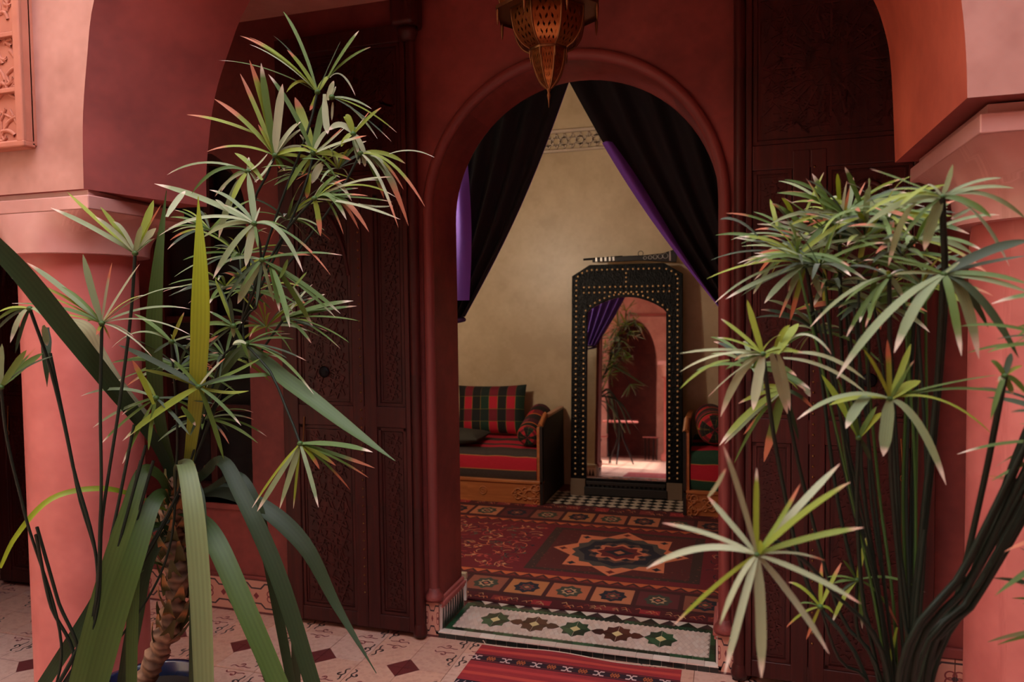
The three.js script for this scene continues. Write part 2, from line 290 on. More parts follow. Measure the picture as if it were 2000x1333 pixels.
// the room behind
struct('floor_room', box(-3, 2.6, -0.2, FLOOR_IN - 0.006, -3.1, -0.36), phys({ color: 0x6a3026, roughness: 0.6 }));
struct('wall_room_back', box(-3, 2.6, -0.2, 3.8, -3.15, -3.0), M.cream);
struct('wall_room_left', box(-3.15, -3, -0.2, 3.8, -3.15, -0.36), M.cream);
struct('wall_room_right', box(2.6, 2.75, -0.2, 3.8, -3.15, -0.36), M.cream);
struct('ceiling_room', box(-3.15, 2.75, 3.8, 3.95, -3.15, -0.30), M.paleStucco);
// carved frieze on the back wall
{
  const g = structGroup('trim'), z = -3, a = [];
  g.name = 'trim_3';
  mesh('moulding', [box(-3, 2.6, 2.885, 2.91, z, z + 0.03, 0.008), box(-3, 2.6, 3.045, 3.075, z, z + 0.035, 0.01)], M.paleStucco, g);
  for (let x = -1.6; x < 1.4; x += 0.14) { const y0 = 2.915, y1 = 3.04, ym = (y0 + y1) / 2, c = x + 0.07;
    for (const [p, q] of [[[x, y0], [c, y1]], [[c, y1], [x + 0.14, y0]], [[x, y1], [c, y0]], [[c, y0], [x + 0.14, y1]], [[c - 0.035, ym], [c, ym + 0.035]], [[c, ym + 0.035], [c + 0.035, ym]], [[c + 0.035, ym], [c, ym - 0.035]], [[c, ym - 0.035], [c - 0.035, ym]], [[x, ym - 0.03], [x + 0.14, ym - 0.03]], [[x, ym + 0.03], [x + 0.14, ym + 0.03]]]) a.push(bar(p[0], p[1], q[0], q[1], 0.01, z, 0.012)); }
  mesh('carving', a.map((q) => boxUV(q)), M.paleStucco, g);
}
// window in the gallery wall: dark wood frame, panes, closed shutters behind
{
  const g = structGroup('window_1'), z = -0.16, W = [-2.36, -1.66], arch = archPoints(-2.01, 0.35, 0.56, 2.05, 24), inn = archPoints(-2.01, 0.29, 0.62, 2.05, 24);
  mesh('window_frame', slab(arch, z - 0.03, z + 0.03, [inn]), M.door, g);
  for (const x of [-2.03]) mesh('mullion', box(x, x + 0.04, 0.62, 2.34, z - 0.02, z + 0.02, 0.004), M.door, g);
  for (const y of [1.02, 1.5, 2.0]) mesh('glazing_bar', box(-2.3, -1.72, y, y + 0.035, z - 0.018, z + 0.018, 0.004), M.door, g);
  mesh('pane', slab(inn, z - 0.006, z - 0.002), phys({ color: 0xffffff, roughness: 0.05, transmission: 1, thickness: 0 }), g);
  mesh('shutter', slab(archPoints(-2.01, 0.345, 0.565, 2.05, 24), z - 0.09, z - 0.06), std({ color: 0x0d0a0b, roughness: 0.8 }), g);
  mesh('sill', box(-2.38, -1.64, 0.53, 0.56, -0.3, 0.015, 0.006), M.red, g);
}
// tile skirting of the gallery wall, printed cement tiles
const skirtTex = canvasTex(256, 256, (g, s) => {
  g.fillStyle = '#c48a78'; g.fillRect(0, 0, s, s); g.strokeStyle = '#34232a'; g.lineWidth = 11; g.beginPath(); g.moveTo(0, 30); g.lineTo(60, 30); g.lineTo(92, 66); g.lineTo(128, 66); g.lineTo(164, 66); g.lineTo(196, 30); g.lineTo(256, 30); g.stroke();
  g.beginPath(); g.moveTo(0, 212); g.lineTo(60, 212); g.lineTo(92, 178); g.lineTo(164, 178); g.lineTo(196, 212); g.lineTo(256, 212); g.stroke();
  g.strokeStyle = '#7a2f33'; g.lineWidth = 8; for (const [x, y] of [[0, 120], [256, 120]]) for (let k = 0; k < 4; k++) { g.beginPath(); g.arc(x + 26 * Math.cos(k * R90 + 0.78), y + 26 * Math.sin(k * R90 + 0.78), 24, 0, 7); g.stroke(); }
  g.fillStyle = '#7a2f33'; g.beginPath(); g.moveTo(128, 96); g.lineTo(150, 122); g.lineTo(128, 148); g.lineTo(106, 122); g.fill(); g.fillStyle = '#34232a'; for (const x of [0, 256]) { g.beginPath(); g.arc(x, 120, 13, 0, 7); g.fill(); }
  g.fillStyle = '#5e2c2e'; g.fillRect(0, 0, s, 9); g.fillRect(0, 240, s, 16);
}); M.skirt = phys({ map: skirtTex, roughness: 0.5 });
{
  const bb = structGroup('baseboard_left'), g0 = new RoundedBoxGeometry(0.198, 0.178, 0.012, 1, 0.002); 
  for (let x = -4.25; x < -1.3; x += 0.2) { const m = mesh('skirting_tile', g0, M.skirt, bb); m.position.set(x, 0.09, 0.006); }
  mesh('moulding', box(-4.4, -1.3, 0.178, 0.196, 0, 0.016, 0.005), M.red, bb);
  const br = structGroup('baseboard_right');
  for (let x = 1.42; x < 3.1; x += 0.2) { const m = mesh('skirting_tile', g0, M.skirt, br); m.position.set(x, 0.09, 0.006); }
  mesh('moulding', box(1.32, 3.2, 0.178, 0.22, 0, 0.022, 0.008), M.red, br);
  // tiled foot of each doorway jamb, and the sawtooth of the reveals
  for (const s of [-1, 1]) {
    const j = structGroup(s < 0 ? 'baseboard_jamb_left' : 'baseboard_jamb_right');
    const f = mesh('foot_tile', new RoundedBoxGeometry(0.064, 0.172, 0.016, 1, 0.002), M.skirt, j); f.position.set(s * 0.668, 0.086, 0.01);
    const x = s * HALF, o = -s;   // o points into the opening
    const bx = (a, b, y0, y1, z0, z1, r) => box(Math.min(x + o * a, x + o * b), Math.max(x + o * a, x + o * b), y0, y1, z0, z1, r);
    mesh('backing', bx(0, 0.012, 0.03, 0.152, -0.3, -0.004), M.white[1], j);
    mesh('moulding', [bx(0, 0.026, 0.15, 0.166, -0.3, -0.004, 0.005), bx(0, 0.016, 0.166, 0.184, -0.3, -0.004, 0.005), bx(0, 0.02, 0.135, 0.15, -0.3, -0.004, 0.004)], M.column, j);
    const tri = new THREE.ExtrudeGeometry(shapeOf([[-0.0145, 0], [0.0145, 0], [0, 0.095]]), { depth: 0.004, bevelEnabled: false }).rotateY(-s * R90);
    for (let k = 0; k < 9; k++) { const m = mesh('triangle_tile', tri, M.blackTile[k % 3], j); m.position.set(x + o * 0.012, 0.035, -0.022 - k * 0.031); }
  }
  const ib = structGroup('baseboard_room'); 
  for (const [a, b] of [[-1.7, -HALF], [HALF, 1.3]]) { mesh('backing', box(a, b, 0.03, 0.14, -0.376, -0.361), M.white[0], ib); mesh('moulding', box(a, b, 0.14, 0.175, -0.39, -0.361, 0.006), M.cream, ib); }
  const tri = new THREE.ExtrudeGeometry(shapeOf([[-0.017, 0], [0.017, 0], [0, 0.08]]), { depth: 0.004, bevelEnabled: false });
  for (let x = -1.0; x < -0.66; x += 0.036) mesh('triangle_tile', tri, M.blackTile[0], ib).position.set(x, 0.045, -0.381);
}
// zellij threshold
{
  const t = structGroup('floor_threshold'), r = rng(9), y0 = 0.004, y1 = FLOOR_IN, pick = (a) => a[Math.floor(r() * a.length)];
  mesh('bed', box(-HALF + 0.013, HALF - 0.013, -0.05, y1 - 0.004, -0.36, 0), M.grout, t);
  mesh('bed_lip', box(-0.652, 0.652, -0.05, y1 - 0.004, -0.004, 0.012), M.grout, t);
  const rect = (name, x0, x1, z0, z1, m, ya = y1 - 0.006, yb = y1) => mesh(name, prism([[x0, z0], [x1, z0], [x1, z1], [x0, z1]], ya, yb + (r() - 0.5) * 0.0008), m, t);
  for (let k = 0; k < 26; k++) { const a = -0.652 + k * 0.05015; const m = mesh('riser_tile', box(a + 0.001, a + 0.0485, 0.0005, 0.0255, 0.012, 0.018, 0.001), pick(M.blackTile), t); }
  for (let k = 0; k < 18; k++) { const a = -0.652 + k * 0.0725; rect('edge_tile', a + 0.0008, a + 0.0717, -0.022, 0.018, pick(M.white)); }
  for (let k = 0; k < 26; k++) { const a = -0.624 + k * 0.048; rect('border_tile', a + 0.0007, a + 0.0473, -0.05, -0.0235, pick(M.green)); rect('border_tile', a + 0.0007, a + 0.0473, -0.338, -0.3115, pick(M.green)); }
  for (let k = 0; k < 6; k++) for (const s of [-1, 1]) { const a = -0.051 - k * 0.0434; rect('border_tile', s < 0 ? -0.624 : 0.5975, s < 0 ? -0.5975 : 0.624, a - 0.0426, a, pick(M.green)); }
  // field of small lozenges
  const stars = [[-0.42, 0], [-0.222, 1], [-0.021, 0], [0.179, 1], [0.379, 0]], ZC = -0.182, Rs = 0.074, field = [], tone = [[1, 1, 1], [0.93, 0.86, 0.84], [1.02, 0.95, 0.92], [0.9, 0.82, 0.8]];
  const d = 0.0235;
  for (let i = -26; i <= 26; i++) for (let j = 0; j < 12; j++) { const x = i * d + (j % 2) * d / 2, z = -0.062 - j * d * 1.0;
    if (Math.abs(x) > 0.588 || z < -0.302) continue; const w = d * 0.48;
    field.push(tint(prism([[x - w, z], [x, z - d * 0.97], [x + w, z], [x, z + d * 0.97]].map(([a, b]) => [clamp(a, -0.5965, 0.5965), clamp(b, -0.3105, -0.051)]), y1 - 0.006, y1 - 0.0004 + (r() - 0.5) * 0.0006), tone[Math.floor(r() * 4)])); }
  const fm = phys({ color: 0xe2d0c6, vertexColors: true, roughness: 0.3, clearcoat: 0.4, clearcoatRoughness: 0.2 }); const fmesh = mesh('lozenge_mosaic', field, fm, t); fmesh.userData.kind = 'stuff';
  for (const [sx, br] of stars) {
    const pc = br ? M.brown : M.green, P = (name, a, m) => mesh(name, prism(a.map(([x, z]) => [sx + x, ZC + z * 1.16]), y1 - 0.006, y1 + 0.0012 + (r() - 0.5) * 0.0008), m, t);
    const q = 0.025, Rr = Rs, h = Rs / Math.SQRT2;
    P('star_centre', [[-q, 0], [0, -q], [q, 0], [0, q]], M.yellow);
    for (let k = 0; k < 4; k++) { const c = Math.cos(k * R90), s = Math.sin(k * R90), rot = ([x, z]) => [x * c - z * s, x * s + z * c];
      P('star_tile', [[q + 0.001, 0], [0.001, q], [0.001, Rr], [Rr, 0]].map(([x, z]) => [x + 0.0004, z + 0.0006]).map(rot), pick(pc));
      P('star_point', [[h, h], [h, Rr - h + 0.0015], [Rr - h + 0.0015, h]].map(rot), pick(pc)); }
    if (br) for (const s of [-1, 1]) P('star_petal', [[s * (Rr - 0.018), 0], [s * (Rr + 0.0), -0.026], [s * (Rr + 0.026), -0.022], [s * (Rr + 0.05), 0], [s * (Rr + 0.026), 0.022], [s * (Rr + 0.0), 0.026]], pick(pc));
  }
  // sawtooth row at the edge of the carpet
  for (let k = 0; k < 14; k++) { const a = -0.616 + k * 0.0885; mesh('sawtooth_tile', prism([[a + 0.002, -0.34], [a + 0.0865, -0.34], [a + 0.0443, -0.392]], y1 - 0.006, y1), k % 2 ? M.purpleTile : M.blackTile[2], t); mesh('sawtooth_tile', prism([[a + 0.0457, -0.394], [a + 0.0885, -0.3415], [a + 0.1313, -0.394]], y1 - 0.006, y1), pick(M.white), t); }
}
// black and white lozenge floor in front of the mirror
{
  const f = scene.getObjectByName('floor_room'), d = 0.085, wm = glaze(0xd9c8b4), bm = glaze(0x16181a), y = FLOOR_IN;
  for (let i = -10; i <= 7; i++) for (let j = 0; j < 13; j++) { const x = -0.12 + i * d + (j % 2) * d / 2, z = -2.2 - j * d / 2, w = d / 2 - 0.001;
    mesh('lozenge_tile', prism([[x - w, z], [x, z - w], [x + w, z], [x, z + w]], y - 0.006, y), j % 2 ? bm : wm, f); }
}
// ---------------------------------------------------------------- doors
// u runs outward from the hinge post, y up, z towards the courtyard
function interlace(u0, u1, y0, y1, cell, w, h, z, seedRot = 0) {
  const a = [], nx = Math.max(1, Math.round((u1 - u0) / cell)), cx = (u1 - u0) / nx, ny = Math.max(1, Math.round((y1 - y0) / cx)), cy = (y1 - y0) / ny;
  for (let i = 0; i < nx; i++) for (let j = 0; j < ny; j++) {
    const X = u0 + (i + 0.5) * cx, Y = y0 + (j + 0.5) * cy, R = Math.min(cx, cy) * 0.47, P = (k, r) => [X + r * cx / 0.94 / Math.min(cx, cy) * Math.cos(k * TAU / 16), Y + r * cy / 0.94 / Math.min(cx, cy) * Math.sin(k * TAU / 16)];
    for (let k = 0; k < 16; k += 2) { const p = P(k, R), q = P(k + 6, R); a.push(bar(p[0], p[1], q[0], q[1], w, z, h * (k % 4 ? 1 : 0.8))); }
    for (let k = 0; k < 16; k += 4) { const p = P(k + 2, R * 0.42), q = P(k + 6, R * 0.42); a.push(bar(p[0], p[1], q[0], q[1], w * 0.8, z, h * 0.9)); }
  }
  return a;
}
function scrollwork(u0, u1, y0, y1, n, w, h, z, seed) {       // short crossing strips, as in cut arabesque
  const r = rng(seed), a = [];
  for (let k = 0; k < n; k++) { const x = lerp(u0, u1, r()), y = lerp(y0, y1, r()), L = 0.018 + r() * 0.03, t = Math.floor(r() * 8) * TAU / 16, c = Math.cos(t) * L, s = Math.sin(t) * L; if (x + c < u0 || x + c > u1 || x - c < u0 || x - c > u1 || y + s > y1 || y - s < y0) continue; a.push(bar(x - c, y - s, x + c, y + s, w, z, h)); }
  return a;
}
function frameOf(u0, u1, y0, y1, w, h, z) { return [bar(u0, y0, u1, y0, w, z, h), bar(u0, y1, u1, y1, w, z, h), bar(u0, y0, u0, y1, w, z, h), bar(u1, y0, u1, y1, w, z, h)]; }
function doorLeaf(name, x, s, turn, label) {
  const g = structGroup(name, [x, 0, 0.035], turn); tag(g, label);
  const F = (geo) => { geo = [].concat(geo).map((q) => { q = flat(q); if (s < 0) { q.scale(-1, 1, 1); const p = q.attributes; for (const k in p) { const a = p[k].array, n = p[k].itemSize; for (let i = 0; i < a.length; i += 3 * n) for (let c = 0; c < n; c++) { const t = a[i + n + c]; a[i + n + c] = a[i + 2 * n + c]; a[i + 2 * n + c] = t; } } } return boxUV(q); }); return merge(geo); };
  const part = (n, geo, m = M.door) => mesh(n, F(geo), m, g);
  part('board', box(0.03, 0.72, 0.03, 2.86, -0.015, 0.004));
  for (const [a, b] of [[0.035, 0.06], [0.21, 0.274], [0.276, 0.335], [0.635, 0.72]]) part('stile', box(a, b, 0.03, b > 0.2 && a < 0.6 ? 2.16 : 2.86, 0.004, 0.03, 0.005));
  for (const [a, b] of [[0.03, 0.1], [1.0, 1.1], [2.09, 2.19], [2.78, 2.86]]) part('rail', box(0.06, 0.635, a, b, 0.004, 0.028, 0.005));
  const panel = (u0, u1, y0, y1, fill) => { const p = mesh('panel', F(box(u0, u1, y0, y1, 0.003, 0.012, 0.002)), M.door, g);
    mesh('moulding', F([...frameOf(u0 + 0.008, u1 - 0.008, y0 + 0.008, y1 - 0.008, 0.014, 0.012, 0.01), ...frameOf(u0 + 0.024, u1 - 0.024, y0 + 0.024, y1 - 0.024, 0.006, 0.007, 0.01)]), M.door, p); mesh('carving', F(fill(u0 + 0.034, u1 - 0.034, y0 + 0.034, y1 - 0.034)), M.door, p); };
  for (const [a, b] of [[0.1, 1.0], [1.1, 2.09]]) {
    panel(0.062, 0.208, a, b, (u0, u1, y0, y1) => interlace(u0, u1, y0, y1, 0.1, 0.0075, 0.007, 0.012));
    panel(0.337, 0.633, a, b, (u0, u1, y0, y1) => [...interlace(u0, u1, y0, y1, 0.114, 0.0075, 0.007, 0.012), ...scrollwork(u0, u1, y0, y1, 120, 0.006, 0.005, 0.012, 31)]);
  }
  panel(0.062, 0.633, 2.19, 2.78, (u0, u1, y0, y1) => { const a = scrollwork(u0, u1, y0, y1, 420, 0.007, 0.006, 0.012, 12), c = [(u0 + u1) / 2, (y0 + y1) / 2]; for (let k = 0; k < 24; k++) { const t = k * TAU / 24; a.push(bar(c[0] + 0.1 * Math.cos(t), c[1] + 0.1 * Math.sin(t), c[0] + 0.2 * Math.cos(t), c[1] + 0.2 * Math.sin(t), 0.008, 0.012, 0.009)); } return a; });
  // pointed wicket outline over the tall panel
  const arch = []; for (let k = 0; k <= 20; k++) { const t = k / 20; arch.push([0.35 + 0.27 * t, 1.72 + 0.3 * Math.sin(Math.PI * t) ** 0.7, 0.02]); } part('wicket_arch', tube(arch, 0.011, 40, 8));
  const st = []; for (let y = 0.2; y < 2.1; y += 0.042) st.push(new THREE.SphereGeometry(0.0055, 8, 5).translate(0.29, y, 0.031)); const sm = mesh('nail_heads', F(st), M.brass, g); sm.userData.kind = 'stuff';
  part('lock_plate', [lathe([[0.001, 0], [0.026, 0], [0.028, 0.006], [0.02, 0.012], [0.008, 0.014], [0.001, 0.014]], 20).rotateX(R90).translate(0.49, 1.26, 0.02)], M.iron);
  const bolt = part('door_bolt', [rod([0.61, 0.9, 0.033], [0.6, 1.04, 0.033], 0.004), new THREE.TorusGeometry(0.012, 0.003, 6, 14).translate(0.611, 0.888, 0.033)], M.brass);
  // hinge post turning in a wooden socket
  part('hinge_post', [rod([0.012, 0.06, 0.012], [0.012, 2.8, 0.012], 0.024, 0.024, 16), lathe([[0.001, 0], [0.03, 0], [0.034, 0.02], [0.028, 0.05], [0.024, 0.06]], 16).translate(0.012, 0.012, 0.012)]);
  part('hinge_socket', [box(-0.04, 0.075, 2.83, 2.99, -0.03, 0.1, 0.02), lathe([[0.001, 0], [0.03, 0], [0.045, 0.03], [0.05, 0.06], [0.001, 0.06]], 16).translate(0.015, 2.775, 0.03), rod([0.0175, 2.99, 0.02], [0.0175, 3.0, 0.02], 0.03)]);
  return g;
}
doorLeaf('door_1', -0.705, -1, 0, 'tall dark carved wooden door leaf folded back on the left of the archway');
doorLeaf('door_2', 0.71, 1, -0.025, 'tall dark carved wooden door leaf folded back on the right of the archway');
doorLeaf('door_3', -2.62, -1, 0, 'dark carved wooden door leaf in the shade at the far left of the gallery');

// ---------------------------------------------------------------- curtains: velvet inside, dark lining outside
M.velvet = phys({ color: 0x7448bc, roughness: 0.8, sheen: 1, sheenColor: new THREE.Color(0x9a78d8), sheenRoughness: 0.4 });
M.lining = std({ color: 0x0a0810, roughness: 0.9 });
M.tieCord = std({ color: 0x40265f, roughness: 0.7 });
function curtain(s, label) {
  // u 0 at the middle of the arch .. 1 at the side; v 0 top .. 1 gathered at the tie
  const NU = 72, NV = 40, X0 = -0.087, out = s < 0 ? -0.87 : 0.875;
  const P = (u, v, lift = 0, push = 0) => {
    const xt = lerp(X0 - s * 0.01, out, u), xb = lerp(out - s * 0.215, out, u), yb = 1.515 - u * 0.03, sag = 0.045 * Math.sin(Math.PI * v) * (1 - u), amp = lerp(0.022, 0.03, v);
    return [lerp(xt, xb, v) - s * sag * 0.6 + push, lerp(2.7, yb, v) - sag * 0.7, -0.445 + Math.sin(u * TAU * 6 + Math.sin(v * 3) * 0.4) * amp + lift];
  };
  const sheet = (nu, nv, f) => { const pos = [], uv = [], idx = []; for (let j = 0; j <= nv; j++) for (let i = 0; i <= nu; i++) { pos.push(...f(i / nu, j / nv)); uv.push(i / nu * 0.8, j / nv * 1.4); }
    for (let j = 0; j < nv; j++) for (let i = 0; i < nu; i++) { const a = j * (nu + 1) + i, b = a + 1, e = a + nu + 1, h = e + 1; s > 0 ? idx.push(a, e, b, b, e, h) : idx.push(a, b, e, b, h, e); }
    const g = new THREE.BufferGeometry(); g.setAttribute('position', new THREE.Float32BufferAttribute(pos, 3)); g.setAttribute('uv', new THREE.Float32BufferAttribute(uv, 2)); g.setIndex(idx); g.computeVertexNormals(); return flat(g); };
  const t = thing('curtain', label, 'curtain');
  mesh('velvet', sheet(NU, NV, (u, v) => P(u, v, -0.006)), M.velvet, t).userData.label = 'purple velvet face';
  mesh('lining', sheet(NU, NV, (u, v) => P(u, v)), M.lining, t).userData.label = 'black lining';
  if (s > 0) mesh('turned_hem', sheet(8, 34, (a, q) => { const v = lerp(0.27, 0.98, q), w = 0.11 * Math.sin(Math.PI * clamp(q * 0.85 + 0.12, 0, 1)) ** 0.8 * (1 - 0.55 * q) + 0.008; return P(a * w, v, 0.014 + 0.016 * Math.sin(Math.PI * a), -0.005 * (1 - a)); }), M.velvet, t).userData.label = 'purple velvet turned over along the edge';
  else mesh('turned_fold', sheet(10, 24, (a, q) => { const y = lerp(2.36, 1.6, q), h = 0.022 + 0.012 * Math.sin(q * 5); return [-0.70 + 0.085 * a + 0.02 * Math.sin(q * 3), y, -0.388 + h * 0.5 * Math.sin(Math.PI * a) - 0.012]; }), M.velvet, t).userData.label = 'purple velvet fold by the jamb';
  const x = out - s * 0.1;
  mesh('tieback', tube([[x - 0.11, 1.5, -0.445], [x, 1.485, -0.395], [x + 0.11, 1.5, -0.445], [x, 1.51, -0.495]], 0.012, 24, 8, true), M.tieCord, t);
  const tail = []; for (let k = 0; k < 5; k++) tail.push(tube([[x + s * k * 0.02, 1.49, -0.445], [x + s * (0.02 + k * 0.022), 1.3, -0.45], [x + s * (0.03 + k * 0.026), 0.9, -0.45]], 0.02, 12, 8)); mesh('tail', tail, M.velvet, t);
  return t;
}
curtain(-1, 'dark purple velvet curtain tied back on the left side of the arch');
curtain(1, 'dark purple velvet curtain tied back on the right side of the arch');
{ const t = thing('curtain_rod', 'thin dark curtain rod over the inside of the archway', 'curtain rod'); mesh('pole', rod([-0.92, 2.72, -0.445], [0.92, 2.72, -0.445], 0.012), M.iron, t); for (const s of [-1, 1]) { mesh('finial', new THREE.SphereGeometry(0.022, 14, 10).translate(s * 0.93, 2.72, -0.445), M.iron, t); mesh('bracket', box(s * 0.9 - 0.008, s * 0.9 + 0.008, 2.712, 2.728, -0.445, -0.36), M.iron, t); } }

// ---------------------------------------------------------------- studded mirror leaning on the back wall
const mir = thing('standing_mirror', 'tall black leather mirror frame with brass studs leaning on the cream wall', 'mirror', [-0.137, FLOOR_IN, -2.65]);
mir.rotation.order = 'YXZ'; mir.rotation.set(-4.8 * Math.PI / 180, 0.033, 0);
{
  const H = 1.885, outer = [[-0.447, 0.0], [0.447, 0.0], [0.447, 1.795], [0.3, H], [-0.3, H], [-0.447, 1.795]];
  const inner = [[-0.318, 0.14]]; for (let k = 0; k <= 24; k++) { const t = k / 24; inner.push([-0.318 + 0.636 * t, 1.49 + 0.127 * Math.pow(Math.sin(Math.PI * t), 0.75)]); } inner.push([0.318, 0.14]);
  mesh('frame', slab(outer, -0.055, 0, [inner], 0.005), M.leather, mir);
  mesh('glass', slab([...inner.slice(0, 1), ...inner.slice(1)].map(([x, y]) => [x * 1.02, y < 0.2 ? y - 0.006 : y + 0.004]), -0.03, -0.02), M.mirror, mir);
  mesh('backboard', slab(outer.map(([x, y]) => [x * 0.98, y * 0.995]), -0.07, -0.056), M.blackWood, mir);
  mesh('base_rail', [box(-0.33, 0.33, 0.008, 0.075, -0.0, 0.03, 0.006), box(-0.318, 0.318, 0.09, 0.12, 0, 0.014, 0.005), ...Array.from({ length: 17 }, (_, k) => box(-0.3 + k * 0.0365, -0.285 + k * 0.0365, 0.076, 0.09, 0, 0.012))], M.blackWood, mir);
  for (const s of [-1, 1]) mesh('foot', box(s * 0.385 - 0.062, s * 0.385 + 0.062, 0.0, 0.135, -0.05, 0.018, 0.006), std({ color: 0x6d5a48, roughness: 0.7 }), mir).userData.label = 'worn tan foot';
  const st = [], S = (x, y) => st.push(new THREE.SphereGeometry(0.0088, 8, 6).translate(x, y, 0.002));
  for (let y = 0.17; y < 1.74; y += 0.043) for (const s of [-1, 1]) { S(s * 0.408, y); if (y < 1.47) S(s * 0.345, y); }
  const top = [[-0.408, 1.755], [-0.395, 1.79], [-0.36, 1.818], [-0.32, 1.836]]; for (const [x, y] of top) { S(x, y); S(-x, y); } for (let x = -0.28; x <= 0.29; x += 0.042) S(x, 1.842);
  for (let x = -0.345; x <= 0.35; x += 0.043) { S(x, 1.70); S(x, 1.655); } for (const y of [1.74, 1.775, 1.81]) S(0, y);
  for (let k = 0; k <= 17; k++) { const t = k / 17; S(-0.33 + 0.66 * t, 1.508 + 0.135 * Math.pow(Math.sin(Math.PI * t), 0.75)); }
  mesh('studs', st, M.brassNail, mir).userData.kind = 'stuff';
}
// old inlaid musket lying on top of the frame
{
  const t = thing('antique_musket', 'black antique long gun with silver inlay lying on top of the mirror', 'gun', [-0.147, 1.944, -2.775], 0.033); t.rotation.z = 0.02;
  mesh('barrel', rod([-0.34, 0.014, 0], [-0.02, 0.02, 0], 0.0085, 0.011, 12), M.iron, t);
  mesh('stock', new THREE.ExtrudeGeometry(shapeOf([[-0.26, -0.008], [0.0, -0.014], [0.09, -0.012], [0.16, -0.016], [0.4, -0.04], [0.41, 0.06], [0.3, 0.028], [0.15, 0.02], [0.02, 0.022], [-0.26, 0.012]]), { depth: 0.026, bevelEnabled: true, bevelSize: 0.004, bevelThickness: 0.004, bevelSegments: 2 }).translate(0, 0, -0.013), M.blackWood, t);
  for (const x of [-0.24, -0.2, -0.165, -0.13, -0.1]) mesh('silver_band', box(x, x + 0.02, -0.011, 0.026, -0.02, 0.02, 0.004), M.silver, t);
  mesh('inlay', [...[0.16, 0.2, 0.24, 0.28, 0.32].map((x, i) => new THREE.TorusGeometry(0.012 + i * 0.002, 0.002, 5, 16).translate(x, 0.002 + i * 0.002, 0.0175)), box(0.35, 0.362, -0.03, 0.045, 0.01, 0.0185)], M.silver, t);
  mesh('trigger_ring', new THREE.TorusGeometry(0.02, 0.0025, 6, 20).translate(0.125, 0.04, 0), M.iron, t);
}

// ---------------------------------------------------------------- banquettes
function stripes(list, w = 64, h = 512) { return canvasTex(w, h, (g) => { let y = 0; for (const [c, k] of list) { g.fillStyle = c; g.fillRect(0, y * h, w, k * h + 1); y += k; } const r = rng(4); for (let i = 0; i < 5000; i++) { g.fillStyle = r() < 0.5 ? 'rgba(0,0,0,.05)' : 'rgba(255,255,255,.035)'; g.fillRect(r() * w, r() * h, 2, 1); } }); }
const GREY = '#3b302b', REDC = '#b5122c', OR = '#b0703a', GRN = '#16402c', BLK = '#15130f', DRK = '#5e0d18';
const woven = (t) => phys({ map: t, roughness: 0.85, sheen: 0.25, sheenColor: new THREE.Color(0x806060), sheenRoughness: 0.6 });
M.mattressL = woven(stripes([[GREY, 0.072], [OR, 0.006], [REDC, 0.09], [OR, 0.006], [GREY, 0.1], [REDC, 0.06], [GREY, 0.04], [REDC, 0.09], [GREY, 0.1], [REDC, 0.436]]));
M.mattressR = woven(stripes([[GRN, 0.07], [OR, 0.006], [REDC, 0.105], [OR, 0.006], [GRN, 0.1], [REDC, 0.1], [GRN, 0.1], [REDC, 0.1], [GRN, 0.413]]));
const plaid = canvasTex(512, 512, (g) => { g.fillStyle = DRK; g.fillRect(0, 0, 512, 512); const c = [BLK, REDC, BLK, '#12301f', REDC, BLK, REDC, '#12301f']; for (let i = 0; i < 8; i++) { g.fillStyle = c[i]; g.fillRect(i * 64, 0, 64, 512); g.fillStyle = '#8c6a28'; g.fillRect(i * 64, 0, 4, 512); } g.fillStyle = 'rgba(10,8,20,.4)'; for (let i = 0; i < 2; i++) g.fillRect(0, i * 256, 512, 120); g.fillStyle = '#6f6a2c'; for (const y of [120, 252, 376, 508]) g.fillRect(0, y, 512, 4); });
M.plaid = woven(scaled(plaid, 1)); M.plaidSmall = woven(scaled(plaid, 1.4, 1));
const bolsterTex = canvasTex(512, 256, (g) => { g.fillStyle = '#5a1420'; g.fillRect(0, 0, 512, 256); for (let i = 0; i < 8; i++) { g.fillStyle = [REDC, BLK, '#6e1830', '#2a1c1c'][i % 4]; g.fillRect(0, i * 32, 512, 32); } g.fillStyle = 'rgba(20,14,14,.45)'; g.fillRect(150, 0, 120, 256); g.fillRect(390, 0, 90, 256); g.fillStyle = '#e08a2c'; g.fillRect(140, 0, 12, 256); g.fillStyle = '#a5842f'; g.fillRect(380, 0, 8, 256); for (const y of [30, 62, 126]) { g.fillStyle = '#d06a26'; g.fillRect(0, y, 512, 5); } });
M.bolster = woven(bolsterTex);
function scrolls(x0, x1, y, z, flip = 1) {
  const a = [], L = x1 - x0, P = (f) => tube(Array.from({ length: 15 }, (_, i) => { const [x, yy] = f(i / 14); return [x0 + x * L, y + yy * 1.35 * flip, z + 0.003]; }), 0.0062, 42, 6);
  const spiral = (cx, cy, r0, turns, st) => P((t) => { const r = r0 * (1 - t * 0.75), th = st + t * turns * TAU; return [cx + r * Math.cos(th) / L, cy + r * Math.sin(th)]; });
  for (const s of [-1, 1]) { a.push(spiral(0.78, s * 0.028, 0.03, 1.3 * s, 0), spiral(0.93, s * 0.042, 0.022, 1.2 * s, 2), spiral(0.45, s * 0.016, 0.022, 1.2 * s, 1), spiral(0.12, s * 0.012, 0.014, 1.1 * s, 1)); a.push(P((t) => [t * 0.95, s * 0.03 * Math.sin(t * Math.PI * 2.2)])); a.push(P((t) => [0.2 + t * 0.7, s * (0.05 * t - 0.05 * t * t * t * 0.6)])); }
  return a;
}
